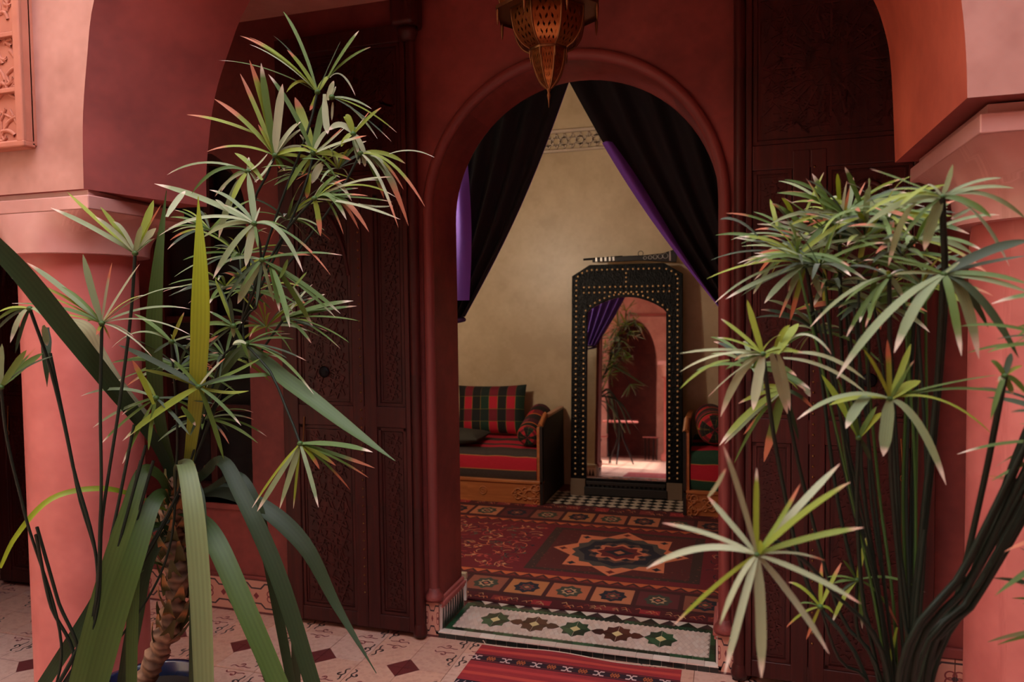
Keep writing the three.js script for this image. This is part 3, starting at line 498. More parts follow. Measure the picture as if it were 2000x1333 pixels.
function mattress(name, x0, x1, z0, z1, y0, y1, mat, label) {
  const prof = [[z1, y0], [z1 + 0.012, y0 + 0.04], [z1 + 0.016, (y0 + y1) / 2], [z1 + 0.008, y1 - 0.05], [z1 - 0.02, y1 - 0.012], [z1 - 0.07, y1], [z1 - 0.2, y1 + 0.012], [(z0 + z1) / 2, y1 + 0.018], [z0 + 0.05, y1 + 0.01], [z0, y1 - 0.03], [z0, y0], [z1, y0]];
  const c = new THREE.SplineCurve(pts2(prof.slice(0, 11))).getPoints(60).map((p) => [p.x, p.y]); let L = [0]; for (let i = 1; i < c.length; i++) L.push(L[i - 1] + Math.hypot(c[i][0] - c[i - 1][0], c[i][1] - c[i - 1][1]));
  const NX = 24, pos = [], uv = [], idx = [], r = rng(6), wob = Array.from({ length: NX + 1 }, () => r()); const n = c.length;
  for (let i = 0; i <= NX; i++) for (let k = 0; k < n; k++) { const e = Math.min(1, Math.min(i, NX - i) / 1.2), x = lerp(x0, x1, i / NX), cy = (y0 + y1) / 2, cz = (z0 + z1) / 2; pos.push(x, cy + (c[k][1] - cy) * lerp(0.93, 1, e) + (c[k][1] > cy ? (wob[i] - 0.5) * 0.008 : 0), cz + (c[k][0] - cz) * lerp(0.985, 1, e)); uv.push(x * 3, 1 - L[k] / 1.1); }
  for (let i = 0; i < NX; i++) for (let k = 0; k + 1 < n; k++) { const a = i * n + k, b = a + n; idx.push(a, b, a + 1, a + 1, b, b + 1); }
  const g = new THREE.BufferGeometry(); g.setAttribute('position', new THREE.Float32BufferAttribute(pos, 3)); g.setAttribute('uv', new THREE.Float32BufferAttribute(uv, 2)); g.setIndex(idx); g.computeVertexNormals();
  const cap = (x, f) => { const s = new THREE.ShapeGeometry(shapeOf(c.map(([z, y]) => [f * z, y]))); s.rotateY(f * R90); s.translate(x, 0, 0); return s; };
  const ends = [[x0, 1], [x1, 1]].map(([x]) => { const q = slab(c.map(([z, y]) => [-((z - (z0 + z1) / 2) * 0.98 + (z0 + z1) / 2), (y - (y0 + y1) / 2) * 0.92 + (y0 + y1) / 2]), -0.002, 0.002).rotateY(R90); return q.translate(x, 0, 0); });
  return tag(mesh(name, [flat(g), ...ends], mat), label, 'mattress');
}
function pillow(w, h, t, mat, n = 20) {
  const g = new THREE.BoxGeometry(w, h, t, n, n, 2), p = g.attributes.position, r = rng(8);
  for (let i = 0; i < p.count; i++) { const x = p.getX(i), y = p.getY(i), z = p.getZ(i), u = x / w * 2, v = y / h * 2, k = Math.pow(Math.max(0, (1 - u ** 4) * (1 - v ** 4)), 0.55), pin = 1 - 0.06 * (1 - u * u) * Math.abs(v) ** 3; p.setXYZ(i, x * (1 - 0.05 * (1 - v * v) * Math.abs(u) ** 3), y * pin, z * (0.08 + 0.92 * k) + Math.sin(u * 5 + v * 3) * 0.004); }
  g.computeVertexNormals(); return mergeVertices(g);
}
function couch(x0, x1, s, label) {      // s: the arm in view stands at x1 (s > 0) or x0
  const t = thing('banquette', label, 'sofa'), z1 = -2.24, z0 = -2.96, arm = s > 0 ? x1 : x0, a = (d) => arm - s * d, bx = (d0, d1, ...q) => box(Math.min(a(d0), a(d1)), Math.max(a(d0), a(d1)), ...q);
  const fp = mesh('front_panel', [box(x0, x1, 0.035, 0.2, z1 - 0.025, z1, 0.004)], M.sofaWood, t);
  mesh('scroll_carving', scrolls(...(s > 0 ? [x1 - 0.25, x1 - 0.02] : [x0 + 0.25, x0 + 0.03]), 0.115, z1 + 0.002), M.sofaWood, fp);
  mesh('rosette', [new THREE.TorusGeometry(0.03, 0.005, 6, 24).translate(a(0.49), 0.125, z1 + 0.002), new THREE.TorusGeometry(0.014, 0.004, 6, 18).translate(a(0.49), 0.125, z1 + 0.002)], M.sofaWood, fp);
  mesh('seat_rail', box(x0, x1, 0.196, 0.222, z1 - 0.06, z1 + 0.012, 0.005), M.sofaWood, t);
  mesh('base_board', box(x0 + 0.01, x1 - 0.01, 0.17, 0.2, z0, z1 - 0.03), M.blackWood, t);
  const prof = (d) => slab([[-z0, 0.035], [-z1 - 0.012, 0.035], [-z1 - 0.012, 0.64], [-z1 + 0.17, 0.715], [-z0, 0.69]].map(([q, y]) => [q, y]), -d, 0).rotateY(R90);
  const side = prof(0.022); side.translate(s > 0 ? arm : arm + 0.022, 0, 0); mesh('side_panel', boxUV(side), M.sofaSideShade, t);
  mesh('arm_post', bx(0.0, 0.046, 0.2, 0.64, z1 - 0.03, z1 + 0.004, 0.005), M.sofaWood, t);
  mesh('arm_cap', [rod([a(0.02), 0.645, z1 - 0.01], [a(0.02), 0.72, z1 - 0.175], 0.026, 0.022, 4), bx(-0.004, 0.04, 0.69, 0.712, z0, z1 - 0.16, 0.005)], M.sofaWood, t);
  return t;
}
couch(-2.75, -0.712, 1, 'carved wooden banquette with striped red seat on the left of the mirror');
couch(0.342, 2.4, -1, 'carved wooden banquette with green striped seat on the right of the mirror');
mattress('seat_mattress', -2.72, -0.765, -2.94, -2.258, 0.215, 0.45, M.mattressL, 'red and grey striped mattress on the left banquette');
mattress('seat_mattress', 0.395, 2.37, -2.94, -2.258, 0.215, 0.52, M.mattressR, 'green and red striped mattress on the right banquette');
{
  const c = tag(mesh('cushion', pillow(0.62, 0.43, 0.17), M.plaid), 'large plaid cushion in red and black standing against the cream wall', 'cushion'); c.position.set(-1.31, 0.685, -2.8); c.rotation.set(-0.2, 0, 0.03);
  const bolster = (name, label, r, L, p, rx, ry) => { const b = thing(name, label, 'bolster', p); b.rotation.set(rx, ry, 0);
    const body = lathe([[r * 0.86, -L / 2], [r * 0.99, -L / 2 + 0.02], [r, -L / 4], [r * 1.02, 0], [r, L / 4], [r * 0.99, L / 2 - 0.02], [r * 0.86, L / 2]], 36); mesh('body', body.rotateX(R90), M.bolster, b);
    for (const s of [-1, 1]) mesh('end_cap', pillowEnd(r * 0.88).rotateX(s > 0 ? 0 : Math.PI).translate(0, 0, s * L / 2), M.plaidSmall, b); return b; };
  function pillowEnd(r) { const g = new THREE.SphereGeometry(r, 24, 10, 0, TAU, 0, R90).scale(1, 0.3, 1).rotateX(R90); return g; }
  bolster('bolster', 'plaid bolster lying along the arm of the left banquette', 0.092, 0.5, [-0.862, 0.61, -2.57], 0.24, 0.03);
  bolster('bolster', 'plaid bolster lying along the arm of the right banquette', 0.118, 0.5, [0.535, 0.668, -2.55], 0.02, 0.1);
  const bl = tag(mesh('seat_pad', pillow(0.5, 0.36, 0.1), std({ color: 0x34322a, roughness: 0.9 })), 'flat dark grey pad lying on the striped red mattress', 'cushion'); bl.rotation.x = -R90; bl.position.set(-1.5, 0.517, -2.42);
}

// ---------------------------------------------------------------- carpets
const rugTex = canvasTex(2048, 1536, (g, W, H) => {
  const r = rng(21), X = (x) => (x + 1.4) / 2.5 * W, Y = (z) => (-0.34 - z) / 1.96 * H, S = W / 2.5, C = { base: '#681420', red: '#94222c', or: '#cc6c42', navy: '#1b1a28', grn: '#3a3c32', tan: '#c09468', brn: '#40181a' };
  g.fillStyle = C.base; g.fillRect(0, 0, W, H);
  for (let i = 0; i < 9000; i++) { g.fillStyle = ['rgba(140,30,40,.12)', 'rgba(20,8,14,.14)', 'rgba(150,80,60,.07)'][i % 3]; g.fillRect(r() * W, r() * H, 10 + r() * 50, 2); }
  const poly = (c, p) => { g.fillStyle = c; g.beginPath(); p.forEach(([x, z], i) => i ? g.lineTo(X(x), Y(z)) : g.moveTo(X(x), Y(z))); g.closePath(); g.fill(); };
  const star = (c, x, z, n, a, b, sx = 1, ph = 0) => poly(c, Array.from({ length: n * 2 }, (_, k) => { const q = k % 2 ? b : a, t = ph + k * Math.PI / n; return [x + sx * q * Math.cos(t), z + q * Math.sin(t)]; }));
  // borders along both long sides
  const near = [[-0.34, -0.5], [-0.5, -0.8]], far = [[-2.3, -2.2], [-2.2, -1.92]];
  for (const [o, m] of [near, far]) {
    const zo = (o[0] + o[1]) / 2, ho = Math.abs(o[1] - o[0]) / 2; g.fillStyle = '#4a0c16'; g.fillRect(0, Y(Math.max(...o)), W, 2 * ho * H / 1.96);
    for (let x = -1.4, i = 0; x < 1.1; x += 0.11, i++) { const k = i % 5; if (k === 0 || k === 3) poly(k ? '#7d2a2a' : C.red, [[x, zo - ho * 0.6], [x + 0.1, zo - ho * 0.6], [x + 0.1, zo + ho * 0.6], [x, zo + ho * 0.6]]); for (let q = 0; q < 5; q++) { g.strokeStyle = [C.or, '#8c3a34', C.tan][Math.floor(r() * 3)]; g.lineWidth = 4; g.beginPath(); const px = x + r() * 0.09, pz = zo + (r() - 0.5) * ho * 1.1; g.moveTo(X(px), Y(pz)); g.lineTo(X(px + 0.02), Y(pz + 0.015)); g.lineTo(X(px + 0.03), Y(pz - 0.01)); g.stroke(); } }
    const zm = (m[0] + m[1]) / 2, hm = Math.abs(m[1] - m[0]) / 2; g.fillStyle = '#3d1216'; g.fillRect(0, Y(Math.max(...m)), W, 2 * hm * H / 1.96);
    for (let x = -1.32, i = 0; x < 1.1; x += 0.235, i++) { const bg = ['#a85c40', '#b26c4c', '#5a2024', '#844838', '#a8683f'][i % 5]; poly(bg, [[x - 0.105, zm - hm * 0.72], [x + 0.105, zm - hm * 0.72], [x + 0.105, zm + hm * 0.72], [x - 0.105, zm + hm * 0.72]]); const a = hm * 0.6; star(i % 2 ? C.grn : C.navy, x, zm, 8, a, a * 0.8, 0.9); star(i % 2 ? '#b08a6a' : '#6d2b2a', x, zm, 8, a * 0.62, a * 0.42, 0.9); star(i % 2 ? C.navy : C.grn, x, zm, 4, a * 0.4, a * 0.3, 0.9); star('#b0654a', x, zm, 4, a * 0.2, a * 0.15); }
  }
  for (const z of [-0.845, -1.875]) { g.fillStyle = '#b85a36'; g.fillRect(0, Y(z + 0.025), W, 0.05 * H / 1.96); for (let x = -1.4; x < 1.1; x += 0.085) { poly(C.brn, [[x, z - 0.03], [x + 0.0425, z + 0.02], [x + 0.085, z - 0.03]]); poly('#7a2b22', [[x + 0.02, z - 0.03], [x + 0.0425, z - 0.004], [x + 0.065, z - 0.03]]); } g.fillStyle = C.brn; g.fillRect(0, Y(z - 0.03), W, 5); g.fillRect(0, Y(z + 0.03), W, 5); }
  // field: great medallion in its frame, sprigs either side
  const cx = 0.02, cz = -1.36; poly('#3a2420', [[cx - 0.5, cz - 0.42], [cx + 0.5, cz - 0.42], [cx + 0.5, cz + 0.42], [cx - 0.5, cz + 0.42]]); poly('#521a1c', [[cx - 0.44, cz - 0.38], [cx + 0.44, cz - 0.38], [cx + 0.44, cz + 0.38], [cx - 0.44, cz + 0.38]]);
  for (let i = 0; i < 420; i++) { g.fillStyle = ['#6a4636', '#3a2c2a', '#7c3c30'][i % 3]; g.fillRect(X(cx - 0.49 + r() * 0.98), Y(cz - 0.41 + r() * 0.82), 8, 5); }
  star('#cc7452', cx, cz, 8, 0.42, 0.31, 1, 0); star('#463e3c', cx, cz, 16, 0.3, 0.27); star(C.navy, cx, cz, 8, 0.26, 0.22); star('#5c4038', cx, cz, 12, 0.2, 0.17); star('#c46e50', cx, cz, 8, 0.165, 0.13, 1.1); star('#5e161e', cx, cz, 8, 0.13, 0.1, 1.1); star(C.navy, cx, cz, 4, 0.08, 0.05, 1.2); star('#b06a4c', cx, cz, 4, 0.035, 0.025); for (let k = 0; k < 8; k++) star(C.navy, cx + 0.155 * Math.cos(k * TAU / 8 + 0.39), cz + 0.14 * Math.sin(k * TAU / 8 + 0.39), 4, 0.03, 0.02); for (let k = 0; k < 8; k++) star(['#5c1a1e', C.navy][k % 2], cx + 0.355 * Math.cos(k * TAU / 8), cz + 0.355 * Math.sin(k * TAU / 8), 4, 0.03, 0.018);
  for (let i = 0; i < 420; i++) { const x = r() < 0.72 ? -1.36 + r() * 0.8 : 0.56 + r() * 0.5, z = -0.93 - r() * 0.85, c = ['#c8704c', '#a8403c', '#4c4a40', '#c08a64', '#1c1a26'][Math.floor(r() * 5)], a = r() * TAU, q = 0.02 + r() * 0.025; g.strokeStyle = c; g.lineWidth = 5; g.beginPath(); g.moveTo(X(x - q * Math.cos(a)), Y(z - q * Math.sin(a))); g.quadraticCurveTo(X(x + q * Math.sin(a)), Y(z - q * Math.cos(a)), X(x + q * Math.cos(a)), Y(z + q * Math.sin(a))); g.stroke(); if (i % 4 === 0) star(c, x + 0.03, z, 4, 0.018, 0.01); }
});
M.rug = std({ map: rugTex, roughness: 0.95 });
function carpet(name, x0, x1, z0, z1, y, th, tex, label, edge, nx = 50, nz = 40, wave = 0.002) {
  const g = new THREE.BoxGeometry(x1 - x0, th, z1 - z0, nx, 1, nz), p = g.attributes.position, uv = g.attributes.uv, n = makeNoise(63);
  for (let i = 0; i < p.count; i++) { const u = p.getX(i) / (x1 - x0) + 0.5, v = p.getZ(i) / (z1 - z0) + 0.5, top = p.getY(i) > 0; const dz = edge(u, v); p.setXYZ(i, lerp(x0, x1, u), y + (top ? th : 0) + (top ? (n(u, v, 6, 3) - 0.5) * wave * 2 : 0), lerp(z0, z1, v) + dz); uv.setXY(i, u, 1 - v); }
  g.computeVertexNormals(); return tag(mesh(name, g, tex), label, 'rug');
}
rugTex.flipY = true;
// v runs from the far edge to the near one
carpet('carpet', -1.4, 1.1, -2.3, -0.372, FLOOR_IN + 0.0005, 0.007, M.rug, 'large dark red patterned carpet on the room floor before the mirror', (u, v) => v > 0.9 ? (v - 0.9) * 10 * (-0.004 - 0.03 * smooth(0.3, 0.95, u) + 0.008 * Math.sin(u * 17)) : 0);
const kilimTex = canvasTex(1024, 1024, (g, W, H) => {
  const r = rng(33); g.fillStyle = '#9c2a30'; g.fillRect(0, 0, W, H);
  for (let i = 0; i < 2600; i++) { g.fillStyle = ['rgba(190,60,50,.16)', 'rgba(70,14,30,.14)', 'rgba(120,30,50,.16)', 'rgba(210,90,70,.09)'][i % 4]; g.fillRect(r() * W - 60, r() * H, 60 + r() * 300, 2 + r() * 3); }
  const row = (y) => { g.fillStyle = '#2a1420'; g.fillRect(0, y, W, 46); g.fillStyle = '#6e1c26'; g.fillRect(0, y + 4, W, 5); g.fillRect(0, y + 37, W, 5); for (let x = 20, k = 0; x < W; x += 78, k++) { g.strokeStyle = k % 2 ? '#a8552c' : '#d8b8b4'; g.lineWidth = 6; const c = y + 23; g.beginPath(); if (k % 2) { for (const d of [-14, 0, 14]) { g.moveTo(x + d - 7, c); g.lineTo(x + d, c - 9); g.lineTo(x + d + 7, c); g.lineTo(x + d, c + 9); g.lineTo(x + d - 7, c); } } else { g.moveTo(x - 26, c - 11); g.lineTo(x - 8, c - 11); g.lineTo(x, c); g.lineTo(x - 8, c + 11); g.lineTo(x - 26, c + 11); g.moveTo(x + 26, c - 11); g.lineTo(x + 8, c - 11); g.lineTo(x, c); g.lineTo(x + 8, c + 11); g.lineTo(x + 26, c + 11); } g.stroke(); } };
  for (const y of [70, 560]) row(y);
  for (const y0 of [232, 400, 720, 880]) { g.fillStyle = '#1c1424'; g.fillRect(0, y0, W, 34); g.fillStyle = '#c9a4a4'; for (let x = 0; x < W; x += 34) { g.beginPath(); g.moveTo(x, y0 + 30); g.lineTo(x + 14, y0 + 6); g.lineTo(x + 20, y0 + 6); g.lineTo(x + 8, y0 + 30); g.fill(); } }
  for (const y of [30, 140, 180, 330, 480, 640, 800, 960]) { g.fillStyle = ['#c0453c', '#7c2038', '#b83a3a'][y % 3]; g.fillRect(0, y, W, 16); }
});
M.kilim = std({ map: kilimTex, roughness: 0.95 });
carpet('kilim_runner', -0.412, 0.488, 0.03, 1.5, 0.0008, 0.006, M.kilim, 'red striped kilim runner on the tiles in front of the step', (u, v) => v < 0.06 ? (0.06 - v) / 0.06 * (0.012 * Math.sin(u * 9 + 1) + 0.012 * u) : 0, 40, 60, 0.0015);
mesh('kilim_fringe', [tube(Array.from({ length: 16 }, (_, k) => [-0.4 + k * 0.055, 0.009, 0.03 + 0.012 * Math.sin(k / 15 * 9 + 1) + 0.012 * k / 15]), 0.0022, 60, 5), tube([[-0.4, 0.009, 0.034], [-0.41, 0.016, 0.024], [-0.42, 0.008, 0.012]], 0.002, 10, 5)], std({ color: 0xd8c4b4, roughness: 0.9 }), scene.getObjectByName('kilim_runner'));

// ---------------------------------------------------------------- pierced brass lantern
{
  const cx = 0.095, cz = 0.7, t = thing('hanging_lantern', 'pierced brass lantern with eight sides hanging above the archway', 'lantern', [cx, 0, cz], 0.2);
  const pierce = paint(256, (u, v) => { let s = 1; const row = v * 7, k = Math.floor(row), col = u * 5 + (k % 2) * 0.5, c = Math.floor(col), a = (col - c - 0.5) * 1.5, b = (row - k - 0.5) * 1.3; if (u > 0.12 && u < 0.88 && v > 0.08 && v < 0.92 && Math.abs(a + b * ((c + k) % 2 ? 0.4 : -0.4)) * 1.7 + Math.abs(b) < 0.56) s = 0; return [255 * s, 255 * s, 255 * s]; }, false);
  const pierced = phys({ color: 0x90582e, roughness: 0.34, metalness: 0.95, alphaMap: pierce, alphaTest: 0.5, side: THREE.DoubleSide });
  const tiers = [['upper', [[0.165, 2.56], [0.178, 2.6], [0.182, 2.66]]], ['middle', [[0.068, 2.432], [0.095, 2.448], [0.118, 2.48], [0.128, 2.52], [0.13, 2.56]]], ['lower', [[0.008, 2.302], [0.03, 2.325], [0.048, 2.36], [0.057, 2.395], [0.061, 2.43]]]];
  for (const [nm, prof] of tiers) {
    const c = nm === 'upper' ? prof.map(([a, b]) => new THREE.Vector2(a, b)) : new THREE.SplineCurve(pts2(prof)).getPoints(12), L = c.length - 1;
    for (let k = 0; k < 8; k++) { const pos = [], uv = [], idx = [], t0 = (k - 0.5) * TAU / 8, t1 = (k + 0.5) * TAU / 8; c.forEach((p, i) => { for (const [j, th] of [t0, t1].entries()) { pos.push(p.x * Math.sin(th), p.y, p.x * Math.cos(th)); uv.push(j, i / L); } }); for (let i = 0; i < L; i++) idx.push(2 * i, 2 * i + 1, 2 * i + 2, 2 * i + 1, 2 * i + 3, 2 * i + 2); const g = new THREE.BufferGeometry(); g.setAttribute('position', new THREE.Float32BufferAttribute(pos, 3)); g.setAttribute('uv', new THREE.Float32BufferAttribute(uv, 2)); g.setIndex(idx); g.computeVertexNormals(); mesh('pierced_panel', g, pierced, t); }
    const ribs = []; for (let k = 0; k < 8; k++) { const th = (k + 0.5) * TAU / 8; ribs.push(tube(c.map((p) => [p.x * Math.sin(th), p.y, p.x * Math.cos(th)]), 0.0035, 16, 5)); } mesh('ribs', ribs, M.brass, t);
  }
  const ring = (r, y, h) => new THREE.CylinderGeometry(r, r, h, 8, 1, true).rotateY(TAU / 16).translate(0, y, 0);
  mesh('bands', [ring(0.133, 2.562, 0.014), ring(0.184, 2.556, 0.012), new THREE.RingGeometry(0.128, 0.184, 8, 1).rotateX(R90).rotateY(TAU / 16).translate(0, 2.56, 0), ring(0.066, 2.431, 0.012), ring(0.186, 2.668, 0.016)], M.brass, t);
  const spike = lathe([[0.001, -0.055], [0.004, -0.035], [0.0055, -0.01], [0.003, 0]], 8), drops = [];
  for (let k = 0; k < 8; k++) { const th = (k + 0.5) * TAU / 8; drops.push(spike.clone().translate(0.178 * Math.sin(th), 2.553, 0.178 * Math.cos(th))); drops.push(spike.clone().scale(0.7, 0.6, 0.7).translate(0.066 * Math.sin(th), 2.425, 0.066 * Math.cos(th))); }
  mesh('pendants', drops, M.brass, t); mesh('finial', lathe([[0.001, 2.238], [0.003, 2.26], [0.007, 2.28], [0.004, 2.29], [0.01, 2.303]], 12), M.brass, t);
  mesh('dome', new THREE.CylinderGeometry(0.05, 0.186, 0.16, 8).rotateY(TAU / 16).translate(0, 2.755, 0), M.brass, t); mesh('hanger', [rod([0, 2.83, 0], [0, CEIL, 0], 0.005), new THREE.TorusGeometry(0.018, 0.003, 6, 16).translate(0, 2.85, 0)], M.brass, t);
}
// added lamp on the inner wall, out of sight, put in to brighten the room
{
  const t = thing('added_wall_lamp', 'added unseen white globe lamp that brightens the room', 'lamp', [-1.3, 1.95, -0.36]);
  mesh('wall_plate', lathe([[0.001, 0], [0.05, 0], [0.05, 0.01], [0.001, 0.02]], 20).rotateX(-R90), M.brass, t); mesh('arm', tube([[0, 0, 0], [0, -0.03, -0.06], [0, 0.02, -0.12]], 0.006, 12, 8), M.brass, t);
  mesh('globe', new THREE.SphereGeometry(0.075, 24, 16).translate(0, 0.09, -0.13), std({ color: 0xffffff, emissive: 0xffe2c0, emissiveIntensity: 6, roughness: 0.6 }), t);
  const l = new THREE.PointLight(new THREE.Color(1, 0.86, 0.7), 4.6); l.position.set(-1.3, 2.04, -0.49); l.castShadow = true; l.shadow.radius = 3.5; l.name = 'added_wall_lamp_light'; scene.add(l);
}
// iron table, chair and stool across the courtyard, seen in the mirror
{
  const t = thing('garden_table', 'small round mosaic table on curled iron legs in the sunny courtyard', 'table', [-0.72, 0, 3.7]);
  mesh('table_top', lathe([[0.001, 0.7], [0.29, 0.7], [0.3, 0.715], [0.29, 0.73], [0.001, 0.73]], 32), M.column, t); for (let k = 0; k < 3; k++) { const a = k * TAU / 3 + 0.4, c = Math.cos(a), s = Math.sin(a); mesh('leg', tube([[c * 0.06, 0.7, s * 0.06], [c * 0.05, 0.45, s * 0.05], [c * 0.16, 0.2, s * 0.16], [c * 0.24, 0.012, s * 0.24]], 0.012, 20, 8), M.iron, t); }
  const c = thing('garden_chair', 'iron garden chair with a mosaic back beside the round table', 'chair', [-1.15, 0, 3.9], 0.6);
  mesh('seat', lathe([[0.001, 0.44], [0.2, 0.44], [0.2, 0.465], [0.001, 0.465]], 28), M.column, c); mesh('backrest', slab([[-0.16, 0.52], [0.16, 0.52], [0.19, 0.8], [0.12, 0.93], [0, 0.97], [-0.12, 0.93], [-0.19, 0.8]], -0.2, -0.18), M.skirt, c); for (const [x, z] of [[-0.15, -0.13], [0.15, -0.13], [-0.14, 0.14], [0.14, 0.14]]) mesh('leg', tube([[x, 0.46, z], [x * 1.1, 0.2, z * 1.1], [x * 1.35, 0.008, z * 1.35]], 0.01, 12, 8), M.iron, c);
  for (const x of [-0.17, 0.17]) mesh('back_rail', tube([[x * 0.9, 0.45, -0.16], [x, 0.7, -0.19], [x * 0.9, 0.9, -0.19]], 0.01, 12, 8), M.iron, c);
  const s = thing('garden_stool', 'small round iron stool by the orange far wall', 'stool', [-0.32, 0, 6.4]); mesh('seat', lathe([[0.001, 0.44], [0.17, 0.44], [0.175, 0.46], [0.001, 0.465]], 24), M.column, s); for (let k = 0; k < 4; k++) { const a = k * R90 + 0.4; mesh('leg', rod([Math.cos(a) * 0.12, 0, Math.sin(a) * 0.12], [Math.cos(a) * 0.13, 0.44, Math.sin(a) * 0.13], 0.012), M.iron, s); }
}
// ---------------------------------------------------------------- plants
// Leaf colours (linear tones by vertex): green, bluish, yellow green; dry tips pale pink or rust.
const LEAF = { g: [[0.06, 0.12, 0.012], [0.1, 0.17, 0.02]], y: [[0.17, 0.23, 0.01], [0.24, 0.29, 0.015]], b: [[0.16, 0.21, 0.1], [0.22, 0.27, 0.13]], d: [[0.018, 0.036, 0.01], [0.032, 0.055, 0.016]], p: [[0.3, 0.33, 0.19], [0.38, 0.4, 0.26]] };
const TIP = { n: null, w: [0.72, 0.56, 0.48], r: [0.5, 0.15, 0.075], k: [0.6, 0.32, 0.25] };
const leafSkin = paint(128, (u, v) => { const s = 0.92 + 0.07 * Math.sin(u * TAU * 5) + (nz1(u, v * 0.125, 32, 2) - 0.5) * 0.12; return [255 * clamp(s, 0, 1), 255 * clamp(s, 0, 1), 245 * clamp(s, 0, 1)]; }, false);
M.leaf = phys({ color: 0xffffff, vertexColors: true, map: leafSkin, roughness: 0.62, specularIntensity: 0.6, transmission: 0.4, thickness: 0, side: THREE.DoubleSide });
M.strap = phys({ color: 0xffffff, vertexColors: true, map: leafSkin, roughness: 0.5, specularIntensity: 0.5, transmission: 0.2, thickness: 0, side: THREE.DoubleSide });
M.stem = phys({ color: 0x0b150a, roughness: 0.6, specularIntensity: 0.5 }); M.stemLight = phys({ color: 0x2a4414, roughness: 0.55, specularIntensity: 0.6 });
const camPos = camera.position;
// a folded blade along a curve: half width by profile, turned about its own length, lightly channelled
function ribbon(curve, halfW, face, colour, seg = 14, channel = 0.22) {
  const pos = [], uv = [], col = [], idx = [], P = V3(), T = V3(), S = V3(), N = V3();
  for (let i = 0; i <= seg; i++) {
    const t = i / seg; curve.getPoint(t, P); curve.getTangent(t, T); const f = face(t, P); S.crossVectors(T, f).normalize(); N.crossVectors(S, T).normalize();
    const w = halfW(t), c = colour(t);
    for (const k of [-1, 0, 1]) { pos.push(P.x + S.x * w * k + N.x * w * channel * Math.abs(k), P.y + S.y * w * k + N.y * w * channel * Math.abs(k), P.z + S.z * w * k + N.z * w * channel * Math.abs(k)); uv.push((k + 1) / 2, t * 4); col.push(...c); }
  }
  for (let i = 0; i < seg; i++) for (let k = 0; k < 2; k++) { const a = i * 3 + k; idx.push(a, a + 1, a + 3, a + 1, a + 4, a + 3); }
  const g = new THREE.BufferGeometry(); g.setAttribute('position', new THREE.Float32BufferAttribute(pos, 3)); g.setAttribute('uv', new THREE.Float32BufferAttribute(uv, 2)); g.setAttribute('color', new THREE.Float32BufferAttribute(col, 3)); g.setIndex(idx); g.computeVertexNormals(); return g;
}
const bladeProfile = (w) => (t) => w * (0.5 + 0.5 * smooth(0, 0.3, t)) * (t > 0.72 ? Math.pow(Math.max(0, 1 - (t - 0.72) / 0.28), 0.62) : 1) + 0.0002;
const prand = rng(404);
// one bract of a sedge: from the hub to a tip, arching by b, w wide, kind of green, kind of tip
function bract(hub, tip, b, w, kind, tipKind, r = prand) {
  const L = hub.distanceTo(tip), mid = hub.clone().lerp(tip, 0.5); mid.y += b * 2; mid.add(V3(r() - 0.5, r() - 0.5, r() - 0.5).multiplyScalar(L * 0.06));
  const c = new THREE.QuadraticBezierCurve3(hub, mid, tip), [c0, c1] = LEAF[kind], base = mixc(c0, c1, r()), tc = TIP[tipKind], cut = tipKind === 'n' ? 2 : tipKind === 'r' ? 0.62 + r() * 0.25 : 0.86 + r() * 0.08;
  const lean = 0.35 + r() * 0.5, tw = (r() - 0.5) * 0.8, up = V3(0, 1, 0), v = V3();
  const face = (t, P) => { v.subVectors(camPos, P).normalize().multiplyScalar(1 - lean * 0.6); return v.addScaledVector(up, lean).add(V3(tw * (t - 0.5), 0, tw * 0.3)).normalize().clone(); };
  return ribbon(c, bladeProfile(w / 2), face, (t) => tc ? mixc(base, tc, smooth(cut - 0.05, cut + 0.04, t)) : mixc(base, [base[0] * 1.15, base[1] * 1.1, base[2]], t), 12);
}
// rows: tip x, tip y, arch in pixels, width in pixels, "green+tip"; the hub carries them at its own distance
function umbel(plant, hx, hy, d, rows, o = {}) {
  const u = new THREE.Group(); u.name = 'umbel'; plant.add(u); const hub = at(hx, hy, d), inv = plant.position, r = rng(hx * 31 + hy * 7), k = d / FOCAL;
  const hubM = mesh('hub', new THREE.SphereGeometry(Math.max(0.004, 6 * k), 10, 8).scale(1, 0.9, 1).translate(hub.x - inv.x, hub.y - inv.y, hub.z - inv.z), M.stemLight, u);
  rows.forEach(([tx, ty, b, w, kind = 'bw', fx, fy], i) => {
    const L = Math.hypot(tx - hx, ty - hy), dz = (r() - 0.5) * Math.min(0.22, L * k * 0.7), s = fx !== undefined ? at(fx, fy, d + (r() - 0.5) * 0.02) : hub.clone();
    const g = bract(s, at(tx, ty, d + dz), b * k, w * k * 1.12, kind[0], kind[1] ?? 'n', r); g.translate(-inv.x, -inv.y, -inv.z); mesh('leaf', g, M.leaf, u);
  });
  if (o.stem) { const p = o.stem.map((q) => Array.isArray(q) ? at(...q) : q); const pts = [hub, ...p].map((q) => q.clone().sub(inv)); mesh('stem', tube(pts, o.r ?? 0.0035, 30, 6), M.stem, plant); }
  return hub;
}
